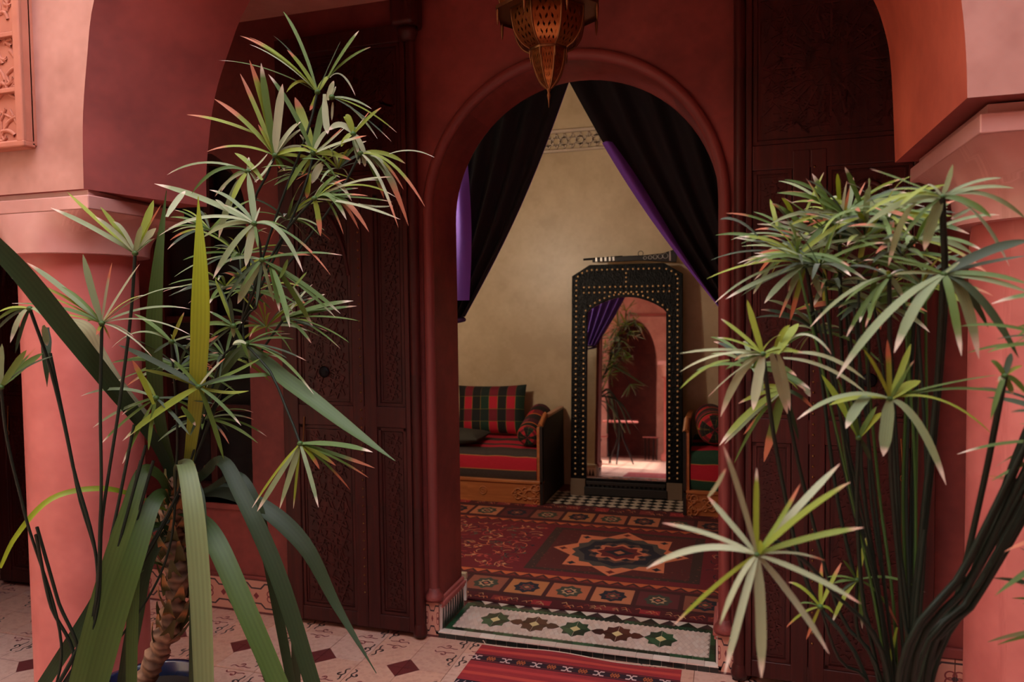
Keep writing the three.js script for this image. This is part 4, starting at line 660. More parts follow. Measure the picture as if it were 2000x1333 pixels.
// loose filling umbels in the thick of a clump, joined as one mass
function filler(plant, spots, seed, name = 'foliage') {
  const r = rng(seed), list = [], inv = plant.position;
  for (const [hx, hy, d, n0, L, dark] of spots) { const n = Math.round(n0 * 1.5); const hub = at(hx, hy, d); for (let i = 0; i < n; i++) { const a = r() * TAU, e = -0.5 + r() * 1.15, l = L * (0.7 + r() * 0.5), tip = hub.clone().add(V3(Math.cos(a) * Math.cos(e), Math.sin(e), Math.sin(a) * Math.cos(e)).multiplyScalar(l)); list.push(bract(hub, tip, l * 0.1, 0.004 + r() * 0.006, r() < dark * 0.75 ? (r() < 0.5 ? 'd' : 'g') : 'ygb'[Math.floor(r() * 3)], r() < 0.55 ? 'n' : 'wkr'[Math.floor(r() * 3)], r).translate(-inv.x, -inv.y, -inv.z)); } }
  const m = mesh(name, list, M.leaf, plant); m.userData.kind = 'stuff'; return m;
}
function pot(name, label, p, h, r0, r1, mat) {
  const t = thing(name, label, 'plant pot', p); mesh('body', lathe([[0.001, 0], [r0, 0], [r0 + 0.004, 0.01], [lerp(r0, r1, 0.55) + 0.012, h * 0.55], [r1, h - 0.03], [r1 + 0.012, h - 0.022], [r1 + 0.012, h], [r1 - 0.01, h], [r1 - 0.016, h - 0.04]], 44), mat, t); mesh('soil', new THREE.CylinderGeometry(r1 - 0.012, r1 - 0.02, 0.02, 36).translate(0, h - 0.05, 0), M.soil, t); return t;
}
pot('plant_pot', 'tall dark blue glazed pot with the strap-leaved plant', [-0.965, 0, 1.45], 0.44, 0.12, 0.17, M.glazeBlue);
pot('plant_pot', 'terracotta pot with the tall sedge by the left column', [-1.13, 0, 1.8], 0.4, 0.12, 0.16, std({ color: 0x8a4a30, roughness: 0.8 }));
pot('plant_pot', 'big terracotta pot with the umbrella sedge by the right column', [0.985, 0, 1.86], 0.42, 0.15, 0.2, std({ color: 0x8a4a30, roughness: 0.8 }));

// ---- left sedge
const sedgeL = thing('umbrella_sedge', 'tall umbrella sedge with rust-tipped leaves reaching up in front of the left door', 'plant', [-1.13, 0.35, 1.8]);
{
  const D = 2.12, S = (x, y, d = D) => [x, y, d], U = (...a) => umbel(sedgeL, ...a), core = [[470, 640, 2.15], [380, 900, 2.15], [250, 1150, 2.05]], foot = V3(-1.11, 0.36, 1.78);
  const st = (...m) => ({ stem: [...m, ...core, foot] });
  U(620, 180, D, [[553, 22, 12, 6, 'g'], [469, 70, 16, 10, 'yr'], [485, 72, 14, 6, 'yr'], [488, 87, 12, 4, 'pw'], [534, 70, 14, 3, 'd'], [560, 97, 8, 8, 'yr'], [427, 118, 16, 5, 'gw'], [559, 181, 22, 6, 'y'], [644, 148, 4, 9, 'y'], [701, 60, 6, 7, 'gw', 640, 152], [724, 92, 9, 4, 'gk', 640, 152], [665, 81, 2, 2, 'd'], [694, 187, 22, 4, 'pw', 644, 152], [605, 216, -2, 6, 'yr']], st([600, 260, D], [540, 420, 2.14]));
  U(648, 190, 2.1, [[726, 213, 6, 5, 'bw'], [737, 271, 12, 8, 'bw'], [776, 260, 12, 4, 'yk'], [765, 277, 10, 3, 'dk'], [652, 158, 0, 9, 'pw', 640, 196], [656, 169, 0, 4, 'pw'], [640, 262, -8, 11, 'pw', 634, 184], [648, 235, 2, 4, 'pw', 650, 200]]);
  U(537, 304, D, [[418, 193, 8, 8, 'yr'], [364, 224, 4, 8, 'yr', 502, 263], [469, 144, 4, 8, 'yr'], [487, 117, 3, 10, 'yr'], [510, 123, 2, 12, 'gw'], [552, 164, 0, 14, 'pw'], [403, 297, 16, 7, 'yr'], [588, 238, 8, 14, 'pw'], [592, 250, 4, 7, 'pw'], [610, 310, 4, 9, 'y'], [607, 296, 6, 9, 'y'], [546, 330, 2, 7, 'yr'], [556, 334, 2, 8, 'gw'], [504, 243, 2, 5, 'yr'], [600, 290, 10, 6, 'pk'], [497, 356, -4, 5, 'pw'], [500, 348, -6, 3, 'pw']], st([520, 345, D], [490, 420, 2.14]));
  U(612, 300, D, [[576, 190, 2, 15, 'yr'], [634, 197, 2, 11, 'gn'], [524, 145, 10, 8, 'gw'], [560, 287, 4, 6, 'pk'], [668, 307, 8, 10, 'y'], [686, 313, 5, 8, 'yr'], [716, 265, 4, 7, 'pr'], [668, 250, -3, 6, 'yr'], [674, 249, -2, 5, 'pw'], [589, 342, -2, 6, 'yr'], [609, 359, 4, 13, 'pw', 629, 320], [560, 372, 8, 8, 'g'], [599, 388, 2, 10, 'yr', 607, 340], [641, 254, 6, 8, 'pw'], [655, 345, 6, 6, 'gn'], [585, 262, 0, 4, 'pw']], st([590, 380, D], [510, 560, 2.14]));
  U(690, 262, 2.1, [[745, 210, 4, 6, 'yr'], [675, 224, 8, 10, 'yn'], [642, 255, 14, 11, 'pw'], [666, 287, 6, 8, 'y'], [716, 315, 10, 9, 'pw'], [722, 218, 2, 3, 'pr'], [700, 300, 2, 7, 'bw'], [671, 228, 6, 8, 'y'], [703, 322, 2, 9, 'bw'], [697, 250, 3, 8, 'g']]);
  U(704, 300, 2.1, [[849, 308, 10, 3, 'pw', 760, 301], [792, 320, 12, 8, 'yk'], [830, 404, 30, 6, 'yr'], [798, 442, 40, 11, 'br'], [783, 402, 24, 11, 'pw', 724, 305], [789, 372, 22, 5, 'yr'], [750, 388, 16, 10, 'gr'], [713, 326, 4, 8, 'pw'], [740, 328, 4, 5, 'pw'], [778, 445, 26, 5, 'pr'], [727, 300, 2, 5, 'pw']], st([650, 400, D], [560, 520, 2.14]));
  U(614, 388, 2.08, [[719, 383, 4, 5, 'gr'], [767, 395, 5, 7, 'gk'], [768, 402, -4, 5, 'pw', 700, 398], [782, 429, 8, 5, 'pk'], [626, 462, 4, 9, 'yr'], [677, 430, 26, 9, 'gw'], [701, 449, 30, 9, 'gr'], [721, 454, 34, 10, 'gr'], [671, 458, 30, 4, 'gr'], [663, 340, 3, 7, 'g'], [653, 343, 3, 6, 'g'], [678, 350, 5, 6, 'yr'], [687, 393, 34, 9, 'pw'], [774, 386, 26, 6, 'yw'], [700, 368, 4, 4, 'gk'], [764, 346, 12, 4, 'pk'], [740, 352, 10, 4, 'pw']], st([560, 450, D], [500, 560, 2.14]));
  U(497, 437, 2.0, [[301, 359, 5, 11, 'bw'], [409, 371, 10, 9, 'bw'], [484, 336, -2, 11, 'bn'], [310, 461, 22, 6, 'pw'], [328, 447, 18, 5, 'pw'], [395, 465, 12, 9, 'b'], [416, 545, 12, 11, 'bw'], [480, 521, 4, 13, 'pw'], [592, 532, 32, 8, 'bw'], [646, 538, 28, 5, 'gr'], [504, 484, 2, 5, 'g'], [480, 464, 2, 6, 'yn'], [508, 405, 0, 3, 'pk'], [560, 447, 8, 3, 'g'], [437, 400, 4, 5, 'pk'], [421, 390, 2, 6, 'pw', 448, 415]], st([510, 520, 2.05], [460, 660, 2.1]));
  U(484, 335, 2.06, [[326, 342, 22, 5, 'bw'], [374, 379, 24, 6, 'g'], [432, 375, 12, 6, 'gw'], [427, 467, 10, 13, 'bw'], [490, 325, 0, 4, 'pw'], [507, 320, -2, 5, 'pw'], [501, 357, 6, 6, 'pw'], [486, 307, 0, 5, 'pw'], [458, 299, 6, 9, 'yn', 512, 352], [523, 300, -4, 5, 'pw'], [450, 400, 6, 8, 'y'], [420, 384, 8, 5, 'pk']], st([490, 430, 2.08]));
  U(512, 508, 2.0, [[428, 518, 10, 9, 'bw'], [464, 594, 4, 16, 'bw'], [546, 609, 4, 7, 'gw', 526, 515], [566, 640, 5, 9, 'gw', 530, 520], [612, 641, 6, 9, 'gw', 535, 518], [665, 613, 8, 9, 'gw'], [655, 620, 10, 5, 'gw'], [668, 499, 10, 5, 'gk'], [606, 499, 6, 6, 'gr'], [562, 506, -4, 7, 'g', 545, 545], [599, 532, -2, 5, 'g', 572, 562], [474, 560, 4, 6, 'g'], [440, 590, 10, 6, 'd'], [500, 600, 2, 5, 'd'], [535, 590, 2, 6, 'b']], st([500, 600, 2.08]));
  U(555, 622, 2.08, [[690, 588, 5, 9, 'gw'], [697, 598, 4, 7, 'gk'], [701, 627, 6, 4, 'g'], [635, 575, 3, 5, 'gw', 590, 600], [611, 555, 2, 5, 'pw'], [597, 594, -6, 6, 'pr', 573, 560], [684, 671, 12, 4, 'g'], [665, 682, 12, 4, 'gk'], [608, 671, 8, 6, 'gk'], [640, 602, 2, 4, 'g'], [582, 610, 3, 5, 'pw'], [606, 668, 8, 4, 'dr'], [614, 640, 4, 4, 'd']], st([480, 720, 2.12]));
  U(456, 637, 2.02, [[408, 608, 2, 6, 'gw'], [473, 631, 3, 5, 'gw'], [411, 660, 3, 5, 'g'], [378, 641, 8, 8, 'g'], [456, 660, 8, 8, 'b'], [420, 545, 4, 6, 'y'], [430, 560, 2, 6, 'd'], [396, 690, 4, 6, 'd'], [448, 580, 2, 6, 'd'], [485, 700, 4, 7, 'g'], [455, 672, 4, 9, 'pn', 480, 672]]);
  U(482, 672, 2.06, [[556, 648, 8, 4, 'g'], [574, 663, 6, 4, 'g'], [560, 700, 6, 4, 'd'], [598, 705, 8, 4, 'dk'], [538, 690, 4, 5, 'd'], [454, 673, 2, 8, 'bw'], [576, 728, 10, 4, 'g'], [613, 771, 22, 5, 'gw'], [574, 755, 14, 4, 'gw'], [490, 720, 2, 4, 'bw'], [430, 730, 8, 5, 'd']]);
  U(388, 756, 1.98, [[239, 862, 4, 16, 'yw'], [486, 764, -8, 7, 'yn'], [437, 898, 10, 8, 'g'], [382, 832, 2, 9, 'gw', 354, 795], [471, 832, 6, 6, 'gw'], [458, 819, 8, 4, 'g'], [559, 733, 6, 8, 'g'], [231, 674, 6, 11, 'd'], [276, 722, 4, 7, 'y'], [258, 704, 4, 9, 'yr', 300, 790], [510, 700, -4, 6, 'g'], [440, 700, 2, 5, 'pr'], [332, 700, 4, 6, 'gw'], [470, 735, 4, 6, 'd']]);
  U(335, 668, 2.0, [[218, 680, 26, 6, 'bw'], [262, 614, 8, 8, 'g'], [300, 690, 2, 5, 'd'], [360, 610, 2, 6, 'yk'], [380, 705, 6, 6, 'd'], [395, 655, 2, 4, 'bw']], { stem: [[345, 900, 2.05], [300, 1150, 2.05], foot] });
  U(305, 778, 2.0, [[181, 836, 8, 7, 'bw'], [158, 774, 14, 7, 'bw'], [194, 871, 6, 7, 'gw'], [238, 811, 6, 6, 'gw'], [239, 907, 4, 7, 'gw'], [262, 720, 4, 6, 'y'], [370, 850, 6, 6, 'd'], [420, 790, 4, 6, 'd'], [290, 880, 2, 6, 'g']]);
  U(199, 632, 1.9, [[162, 497, 0, 11, 'b'], [52, 513, 6, 11, 'bk'], [23, 544, 12, 5, 'yw'], [44, 569, 10, 4, 'y'], [23, 593, 10, 4, 'gw'], [81, 615, 8, 4, 'yw'], [219, 513, 3, 4, 'pr'], [273, 516, 6, 5, 'pk'], [357, 560, 14, 6, 'bw'], [283, 577, 10, 5, 'yw'], [371, 604, 16, 6, 'bw'], [371, 654, 16, 4, 'pw'], [261, 658, 6, 4, 'pw'], [170, 628, 5, 6, 'yw'], [297, 697, 12, 3, 'pk'], [120, 560, 8, 5, 'g'], [104, 600, 8, 4, 'g'], [188, 655, 0, 5, 'yr'], [215, 663, 2, 4, 'yr']], { stem: [[196, 800, 1.92], [196, 1010, 1.93], [170, 1250, 1.95], foot], r: 0.0042 });
  U(264, 495, 1.9, [[99, 406, 4, 9, 'bw'], [131, 375, 2, 9, 'yn'], [196, 404, 2, 9, 'yn'], [221, 433, 12, 8, 'pk'], [186, 423, 6, 7, 'pw'], [300, 391, 0, 13, 'yn'], [277, 440, 0, 10, 'bn'], [305, 446, 4, 12, 'pn'], [303, 466, 2, 10, 'pw'], [362, 373, 2, 11, 'pw', 326, 424], [330, 440, 4, 6, 'g'], [315, 400, 2, 3, 'yr']], { stem: [[255, 620, 1.92], [232, 800, 1.93], [200, 1010, 1.94], [175, 1250, 1.95], foot], r: 0.0042 });
  U(58, 603, 1.85, [[-6, 612, 6, 6, 'y'], [-8, 628, 8, 6, 'g'], [20, 670, 14, 9, 'pw'], [24, 645, 8, 6, 'dr'], [-10, 650, 10, 6, 'd'], [80, 615, 4, 6, 'b'], [92, 676, 2, 11, 'bw', 84, 636], [30, 690, 6, 6, 'd']], { stem: [[98, 720, 1.9], [140, 900, 1.93], [186, 1180, 1.95], foot], r: 0.0042 });
  U(2, 757, 1.8, [[52, 684, 2, 11, 'gn'], [84, 690, 4, 11, 'gn'], [4, 672, 0, 10, 'bn'], [-30, 700, 4, 8, 'g'], [105, 696, 8, 5, 'd'], [70, 680, 2, 5, 'gr'], [-25, 800, 6, 7, 'd']], { stem: [[14, 860, 1.84], [50, 1010, 1.88], [120, 1290, 1.94], foot] });
  U(586, 867, 1.95, [[492, 993, 8, 4, 'yw'], [502, 1000, 6, 11, 'bw'], [546, 995, 4, 11, 'bw'], [573, 994, 2, 4, 'yw'], [622, 992, 4, 7, 'bw'], [624, 917, 4, 9, 'yr'], [656, 910, 3, 7, 'yr'], [684, 958, 5, 4, 'gr'], [720, 934, 5, 4, 'gr'], [732, 915, 4, 7, 'gr'], [728, 884, 4, 10, 'gw'], [560, 960, 2, 3, 'yn']], { stem: [[560, 800, 1.98], [515, 710, 2.02], [440, 690, 2.1], [330, 1000, 2.05], foot] });
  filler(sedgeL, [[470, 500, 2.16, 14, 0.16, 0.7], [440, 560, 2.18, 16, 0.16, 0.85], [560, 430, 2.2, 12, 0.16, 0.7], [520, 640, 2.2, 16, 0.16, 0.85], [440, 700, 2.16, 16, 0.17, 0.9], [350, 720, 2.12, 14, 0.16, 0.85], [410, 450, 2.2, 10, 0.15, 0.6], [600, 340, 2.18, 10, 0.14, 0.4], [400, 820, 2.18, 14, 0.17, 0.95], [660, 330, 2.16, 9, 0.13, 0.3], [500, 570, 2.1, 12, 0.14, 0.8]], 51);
  // bare stalks
  for (const q of [[[98, 690, 1.92], [150, 950, 1.94], [186, 1180, 1.95]], [[262, 830, 2.0], [212, 1080, 1.98], [165, 1290, 1.96]], [[285, 870, 2.0], [225, 1090, 1.98], [168, 1300, 1.96]], [[300, 900, 2.02], [245, 1090, 2.0], [172, 1310, 1.96]], [[250, 890, 2.02], [215, 1060, 2.0], [160, 1300, 1.96]], [[72, 1030, 1.88], [112, 1170, 1.92], [150, 1310, 1.95]], [[70, 1045, 1.87], [98, 1180, 1.92], [142, 1310, 1.95]], [[275, 900, 2.04], [205, 1180, 2.0], [165, 1320, 1.96]]]) mesh('stem', tube([...q.map((p) => at(...p)), foot].map((p) => p.clone().sub(sedgeL.position)), 0.0042, 26, 6), M.stem, sedgeL);
}
// ---- strap-leaved plant on a ringed trunk
const yucca = thing('strap_leaf_plant', 'strap-leaved plant with broad drooping leaves on a ringed brown trunk', 'plant', [-0.965, 0.4, 1.45]);
{
  const inv = yucca.position, loc = (p) => at(...p).sub(inv), tr = [[282, 1345, 2.2], [306, 1280, 2.2], [335, 1215, 2.19], [347, 1130, 2.18], [336, 1050, 2.18], [346, 985, 2.17], [356, 930, 2.16]];
  const tc = new THREE.CatmullRomCurve3([V3(0.0, -0.03, 0), ...tr.map(loc)]), NT = 90, RS = 16, pos = [], col = [], idx = [], r = rng(15), P = V3(), T = V3();
  for (let i = 0; i <= NT; i++) { const t = i / NT; tc.getPoint(t, P); tc.getTangent(t, T); const A = V3(0, 0, 1).cross(T).normalize(), B = V3().crossVectors(T, A), ring = (t * 34) % 1, rad = lerp(0.027, 0.034, t) * (1 + 0.3 * (ring - 0.45) + 0.1 * Math.sin(Math.floor(t * 34) * 1.7)) * (1 + (r() - 0.5) * 0.06); for (let k = 0; k < RS; k++) { const a = k / RS * TAU, q = rad * (1 + 0.16 * Math.sin(a * 2 + Math.floor(t * 34) * 2.1) + 0.06 * Math.sin(a * 5 + i)); pos.push(P.x + q * (A.x * Math.cos(a) + B.x * Math.sin(a)), P.y + q * (A.y * Math.cos(a) + B.y * Math.sin(a)), P.z + q * (A.z * Math.cos(a) + B.z * Math.sin(a))); col.push(...mixc([0.07, 0.035, 0.022], [0.34, 0.18, 0.11], clamp(ring + (r() - 0.5) * 0.5, 0, 1) * (1 - t * 0.5))); } }
  for (let i = 0; i < NT; i++) for (let k = 0; k < RS; k++) { const a = i * RS + k, b = i * RS + (k + 1) % RS; idx.push(a, b, a + RS, b, b + RS, a + RS); }
  const g = new THREE.BufferGeometry(); g.setAttribute('position', new THREE.Float32BufferAttribute(pos, 3)); g.setAttribute('color', new THREE.Float32BufferAttribute(col, 3)); g.setIndex(idx); g.computeVertexNormals(); mesh('trunk', g, std({ color: 0xffffff, vertexColors: true, roughness: 0.75 }), yucca);
  // old leaf bases hugging the top of the trunk
  const sc = []; for (let k = 0; k < 64; k++) { const t = 0.36 + 0.61 * k / 64; tc.getPoint(t, P); tc.getTangent(t, T); const a = k * 2.4, o = V3(Math.cos(a), 0, Math.sin(a)); const c = new THREE.QuadraticBezierCurve3(P.clone().addScaledVector(o, 0.026), P.clone().addScaledVector(o, 0.05).addScaledVector(T, 0.03), P.clone().addScaledVector(o, 0.056).addScaledVector(T, 0.052 + r() * 0.02)); sc.push(ribbon(c, (q) => 0.02 * (1 - q * 0.8), () => o, () => r() < 0.25 ? [0.4, 0.17, 0.06] : mixc([0.08, 0.05, 0.025], [0.1, 0.11, 0.03], t), 4, 0.4)); }
  const sm = mesh('leaf_bases', sc, M.strap, yucca); sm.userData.kind = 'stuff';
  // each strap: its line over the picture with distances, greatest width in pixels, tone, where it is widest, tip
  const STRAP = { g: [[0.035, 0.065, 0.012], [0.05, 0.085, 0.018]], y: LEAF.y, d: [[0.016, 0.03, 0.011], [0.024, 0.042, 0.016]], b: [[0.1, 0.13, 0.055], [0.13, 0.16, 0.07]], p: LEAF.p };
  const strap = (line, w, kind, o = {}) => {
    const c = new THREE.CatmullRomCurve3(line.map(loc)), d = line[1][2], hw = 0.8 * w * d / FOCAL / 2, pk = o.peak ?? 0.45, [c0, c1] = STRAP[kind], base = mixc(c0, c1, r()), end = o.end ?? 0, v = V3(), tip = TIP[o.tip ?? 'n'];
    const face = (t, Q) => v.copy(camPos).sub(inv).sub(Q).normalize().multiplyScalar(o.open ?? 0.75).add(V3((o.side ?? 0.2) * (1 + t), 0.45, 0.1)).normalize().clone();
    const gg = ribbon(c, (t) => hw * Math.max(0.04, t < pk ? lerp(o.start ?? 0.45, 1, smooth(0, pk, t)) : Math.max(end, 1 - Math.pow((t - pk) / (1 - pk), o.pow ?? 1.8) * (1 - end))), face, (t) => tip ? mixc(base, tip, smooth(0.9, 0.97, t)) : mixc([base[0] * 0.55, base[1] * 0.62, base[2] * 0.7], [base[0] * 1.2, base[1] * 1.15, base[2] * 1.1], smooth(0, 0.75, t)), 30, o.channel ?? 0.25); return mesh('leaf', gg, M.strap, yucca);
  };
  strap([[345, 950, 2.15], [300, 860, 2.1], [225, 765, 2.0], [125, 640, 1.85], [40, 535, 1.74], [-30, 462, 1.66]], 46, 'd', { peak: 0.6, end: 0.75 });
  strap([[300, 830, 2.12], [232, 750, 2.06], [190, 690, 2.03], [165, 645, 2.0], [126, 622, 1.98]], 40, 'p', { peak: 0.72 });
  strap([[358, 960, 2.14], [374, 860, 2.06], [388, 700, 1.98], [391, 540, 1.94], [387, 384, 1.94]], 42, 'y', { peak: 0.62, pow: 1.6, channel: 0.18 });
  strap([[345, 950, 2.16], [308, 800, 2.1], [300, 650, 2.06], [308, 520, 2.05], [325, 372, 2.06]], 38, 'g', { peak: 0.45, pow: 1.7 });
  strap([[350, 960, 2.16], [400, 790, 2.14], [470, 690, 2.1], [570, 752, 2.02], [680, 835, 1.96], [772, 901, 1.9]], 38, 'g', { peak: 0.62, pow: 1.6 });
  strap([[350, 960, 2.14], [352, 915, 2.08], [362, 910, 2.02], [376, 985, 1.96], [390, 1150, 1.92], [398, 1345, 1.9]], 46, 'b', { peak: 0.75, start: 0.6, end: 0.9, open: 1 });
  strap([[352, 1000, 2.16], [395, 1020, 2.1], [425, 1070, 2.05], [478, 1190, 2.0], [545, 1345, 1.97]], 50, 'g', { peak: 0.5, end: 0.9, open: 0.6 });
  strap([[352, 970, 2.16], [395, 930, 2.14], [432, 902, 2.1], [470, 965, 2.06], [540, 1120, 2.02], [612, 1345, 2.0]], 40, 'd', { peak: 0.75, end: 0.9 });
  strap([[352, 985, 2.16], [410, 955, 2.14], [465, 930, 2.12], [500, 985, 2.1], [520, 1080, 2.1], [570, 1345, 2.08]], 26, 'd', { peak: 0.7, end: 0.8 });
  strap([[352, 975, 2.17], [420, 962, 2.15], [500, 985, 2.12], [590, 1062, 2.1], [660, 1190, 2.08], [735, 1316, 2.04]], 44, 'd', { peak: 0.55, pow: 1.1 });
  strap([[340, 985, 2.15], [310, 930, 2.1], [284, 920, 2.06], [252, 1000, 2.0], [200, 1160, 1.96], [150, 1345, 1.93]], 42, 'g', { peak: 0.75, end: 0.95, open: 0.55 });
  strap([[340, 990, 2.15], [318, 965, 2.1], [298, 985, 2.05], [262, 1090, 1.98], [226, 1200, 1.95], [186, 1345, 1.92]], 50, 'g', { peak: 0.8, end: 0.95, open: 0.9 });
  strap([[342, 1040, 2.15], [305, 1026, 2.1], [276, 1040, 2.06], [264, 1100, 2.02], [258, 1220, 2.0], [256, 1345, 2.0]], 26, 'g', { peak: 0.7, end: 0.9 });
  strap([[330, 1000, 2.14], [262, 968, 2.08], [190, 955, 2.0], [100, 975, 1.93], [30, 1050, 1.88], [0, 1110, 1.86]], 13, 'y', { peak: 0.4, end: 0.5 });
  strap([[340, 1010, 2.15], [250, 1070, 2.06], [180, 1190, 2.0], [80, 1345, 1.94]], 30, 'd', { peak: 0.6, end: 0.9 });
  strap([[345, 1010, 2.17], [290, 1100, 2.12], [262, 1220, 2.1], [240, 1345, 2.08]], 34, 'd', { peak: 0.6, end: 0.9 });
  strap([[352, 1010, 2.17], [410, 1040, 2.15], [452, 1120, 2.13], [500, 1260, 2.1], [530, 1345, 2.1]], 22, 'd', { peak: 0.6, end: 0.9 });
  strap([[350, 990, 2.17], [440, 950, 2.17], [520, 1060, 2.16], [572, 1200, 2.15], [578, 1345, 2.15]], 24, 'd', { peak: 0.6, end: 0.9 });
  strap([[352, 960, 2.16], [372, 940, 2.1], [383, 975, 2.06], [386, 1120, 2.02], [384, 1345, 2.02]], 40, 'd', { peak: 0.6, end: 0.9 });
  strap([[345, 1120, 2.17], [300, 1100, 2.14], [272, 1122, 2.1]], 6, 'g', { peak: 0.5 });
  strap([[92, 640, 1.95], [90, 690, 1.93], [92, 756, 1.92]], 22, 'd', { peak: 0.3 });
}
// ---- right sedge
const sedgeR = thing('umbrella_sedge', 'large umbrella sedge with pale green leaves in front of the right door and column', 'plant', [0.985, 0.37, 1.86]);
{
  const foot = (k) => V3(0.985 + 0.06 * Math.cos(k * 2.4), 0.37, 1.86 + 0.06 * Math.sin(k * 2.4)); let n = 0;
  const U = (hx, hy, d, rows, mids, r = 0.0034) => umbel(sedgeR, hx, hy, d, rows, mids ? { stem: [...mids, foot(n++)], r } : {});
  U(1574, 515, 1.3, [[1380, 545, 14, 6, 'yn'], [1417, 585, 8, 8, 'bw'], [1395, 593, 18, 5, 'bw'], [1493, 593, 5, 12, 'bw'], [1471, 575, 0, 6, 'bw', 1512, 509], [1522, 622, 4, 6, 'br'], [1543, 628, 2, 8, 'yr'], [1540, 569, 4, 10, 'bw'], [1636, 534, 4, 14, 'bk'], [1434, 465, 8, 7, 'bw'], [1537, 475, 0, 10, 'bn'], [1534, 492, 2, 7, 'bw'], [1586, 479, 0, 10, 'bn'], [1604, 581, 6, 11, 'bw'], [1441, 515, 14, 4, 'bw'], [1500, 480, 4, 6, 'bn'], [1481, 466, 4, 5, 'yn'], [1460, 505, 10, 5, 'b'], [1610, 470, 2, 8, 'bn']], [[1600, 700, 1.32], [1640, 1000, 1.3], [1720, 1333, 1.24]]);
  U(1640, 472, 1.32, [[1406, 429, 12, 10, 'dn', 1480, 462], [1478, 438, 4, 9, 'bk'], [1521, 433, 6, 10, 'bw'], [1518, 449, 10, 15, 'pr', 1705, 525], [1504, 389, -2, 7, 'yn', 1518, 442], [1508, 397, 4, 8, 'gk', 1590, 464], [1530, 386, 4, 3, 'gk'], [1574, 348, 3, 9, 'yr'], [1586, 339, 4, 14, 'gw', 1637, 452], [1609, 337, 2, 4, 'yk', 1565, 435], [1650, 326, 5, 8, 'gw', 1690, 425], [1667, 347, 0, 10, 'bk'], [1654, 354, 0, 5, 'pk'], [1660, 366, 0, 5, 'yr'], [1686, 390, 0, 14, 'bw', 1610, 478], [1690, 356, 2, 5, 'gr'], [1656, 412, 8, 9, 'yn', 1618, 390], [1600, 370, 0, 5, 'gn'], [1560, 420, 2, 6, 'g'], [1625, 400, 0, 7, 'g'], [1700, 400, 0, 6, 'g'], [1580, 400, 4, 5, 'y']], [[1645, 700, 1.34], [1670, 1000, 1.3], [1730, 1333, 1.25]]);
  U(1840, 385, 1.06, [[1861, 321, -4, 9, 'bn'], [1957, 348, 8, 7, 'bn'], [1981, 368, 10, 9, 'bn'], [2006, 430, 26, 9, 'bn'], [1971, 520, 34, 15, 'bw'], [1936, 425, 10, 11, 'gn'], [1691, 440, 16, 13, 'bn'], [1805, 490, 4, 17, 'bw'], [1735, 520, 24, 11, 'bw', 1790, 398], [1811, 361, 6, 7, 'pw'], [1690, 396, 24, 5, 'dn'], [1691, 416, 18, 8, 'yn'], [1757, 402, 2, 7, 'yn', 1812, 362], [1857, 428, 0, 6, 'bw', 1896, 408], [1740, 372, 8, 4, 'yk'], [1700, 330, 2, 5, 'gk'], [1820, 450, 2, 9, 'bn'], [1760, 470, 8, 7, 'g']], [[1845, 600, 1.12], [1820, 900, 1.16], [1780, 1333, 1.16]], 0.0048);
  U(1843, 536, 1.06, [[1634, 740, 26, 14, 'bw'], [1746, 690, 22, 17, 'bw'], [1912, 702, 44, 18, 'bw'], [1878, 696, 30, 13, 'gw'], [2010, 556, 10, 11, 'gn'], [2010, 572, 8, 9, 'bn'], [1885, 596, 2, 6, 'yw'], [1874, 512, 0, 8, 'bw'], [1745, 512, 6, 7, 'gn'], [1743, 536, 4, 6, 'bn'], [1720, 500, 6, 7, 'g'], [2010, 470, 8, 18, 'dn'], [2006, 500, 6, 9, 'dn'], [1860, 590, 0, 6, 'gr'], [1800, 600, 4, 8, 'g'], [1930, 640, 20, 12, 'd'], [1990, 700, 34, 14, 'd']], [[1830, 760, 1.14], [1800, 1050, 1.16], [1782, 1333, 1.16]], 0.0048);
  U(1737, 541, 1.12, [[1582, 640, 22, 8, 'bw'], [1653, 659, 8, 8, 'gw'], [1764, 582, 4, 9, 'bw'], [1716, 526, 2, 8, 'bw'], [1733, 528, 0, 7, 'yw'], [1700, 600, 6, 7, 'g'], [1660, 520, 6, 9, 'd'], [1690, 640, 6, 6, 'gk'], [1770, 610, 6, 7, 'd'], [1650, 590, 10, 6, 'g']], [[1740, 760, 1.18], [1755, 1050, 1.18], [1775, 1333, 1.17]]);
  U(1490, 692, 1.16, [[1408, 623, 3, 8, 'yw'], [1400, 660, 6, 8, 'yw'], [1328, 691, 10, 5, 'pn'], [1328, 727, 16, 6, 'pn'], [1328, 760, 14, 6, 'yn', 1425, 704], [1383, 776, 6, 3, 'pk'], [1407, 815, 26, 14, 'pw'], [1471, 802, 4, 16, 'pw'], [1538, 809, 6, 14, 'pw', 1506, 690], [1543, 803, 10, 10, 'pw', 1518, 690], [1459, 586, 0, 10, 'yn'], [1624, 692, 20, 6, 'pk', 1545, 662], [1560, 632, 2, 15, 'yn', 1518, 692], [1543, 636, 8, 10, 'yn', 1512, 690], [1690, 767, 14, 8, 'pn', 1530, 700], [1690, 742, 18, 7, 'pn', 1550, 690], [1440, 700, 4, 10, 'pn'], [1434, 705, 8, 7, 'gr'], [1417, 722, 4, 7, 'g'], [1560, 690, 12, 5, 'yk'], [1570, 690, 6, 6, 'yk']], [[1520, 900, 1.24], [1580, 1150, 1.24], [1700, 1350, 1.2]]);  // pale tone on many of these leaves carries strong light
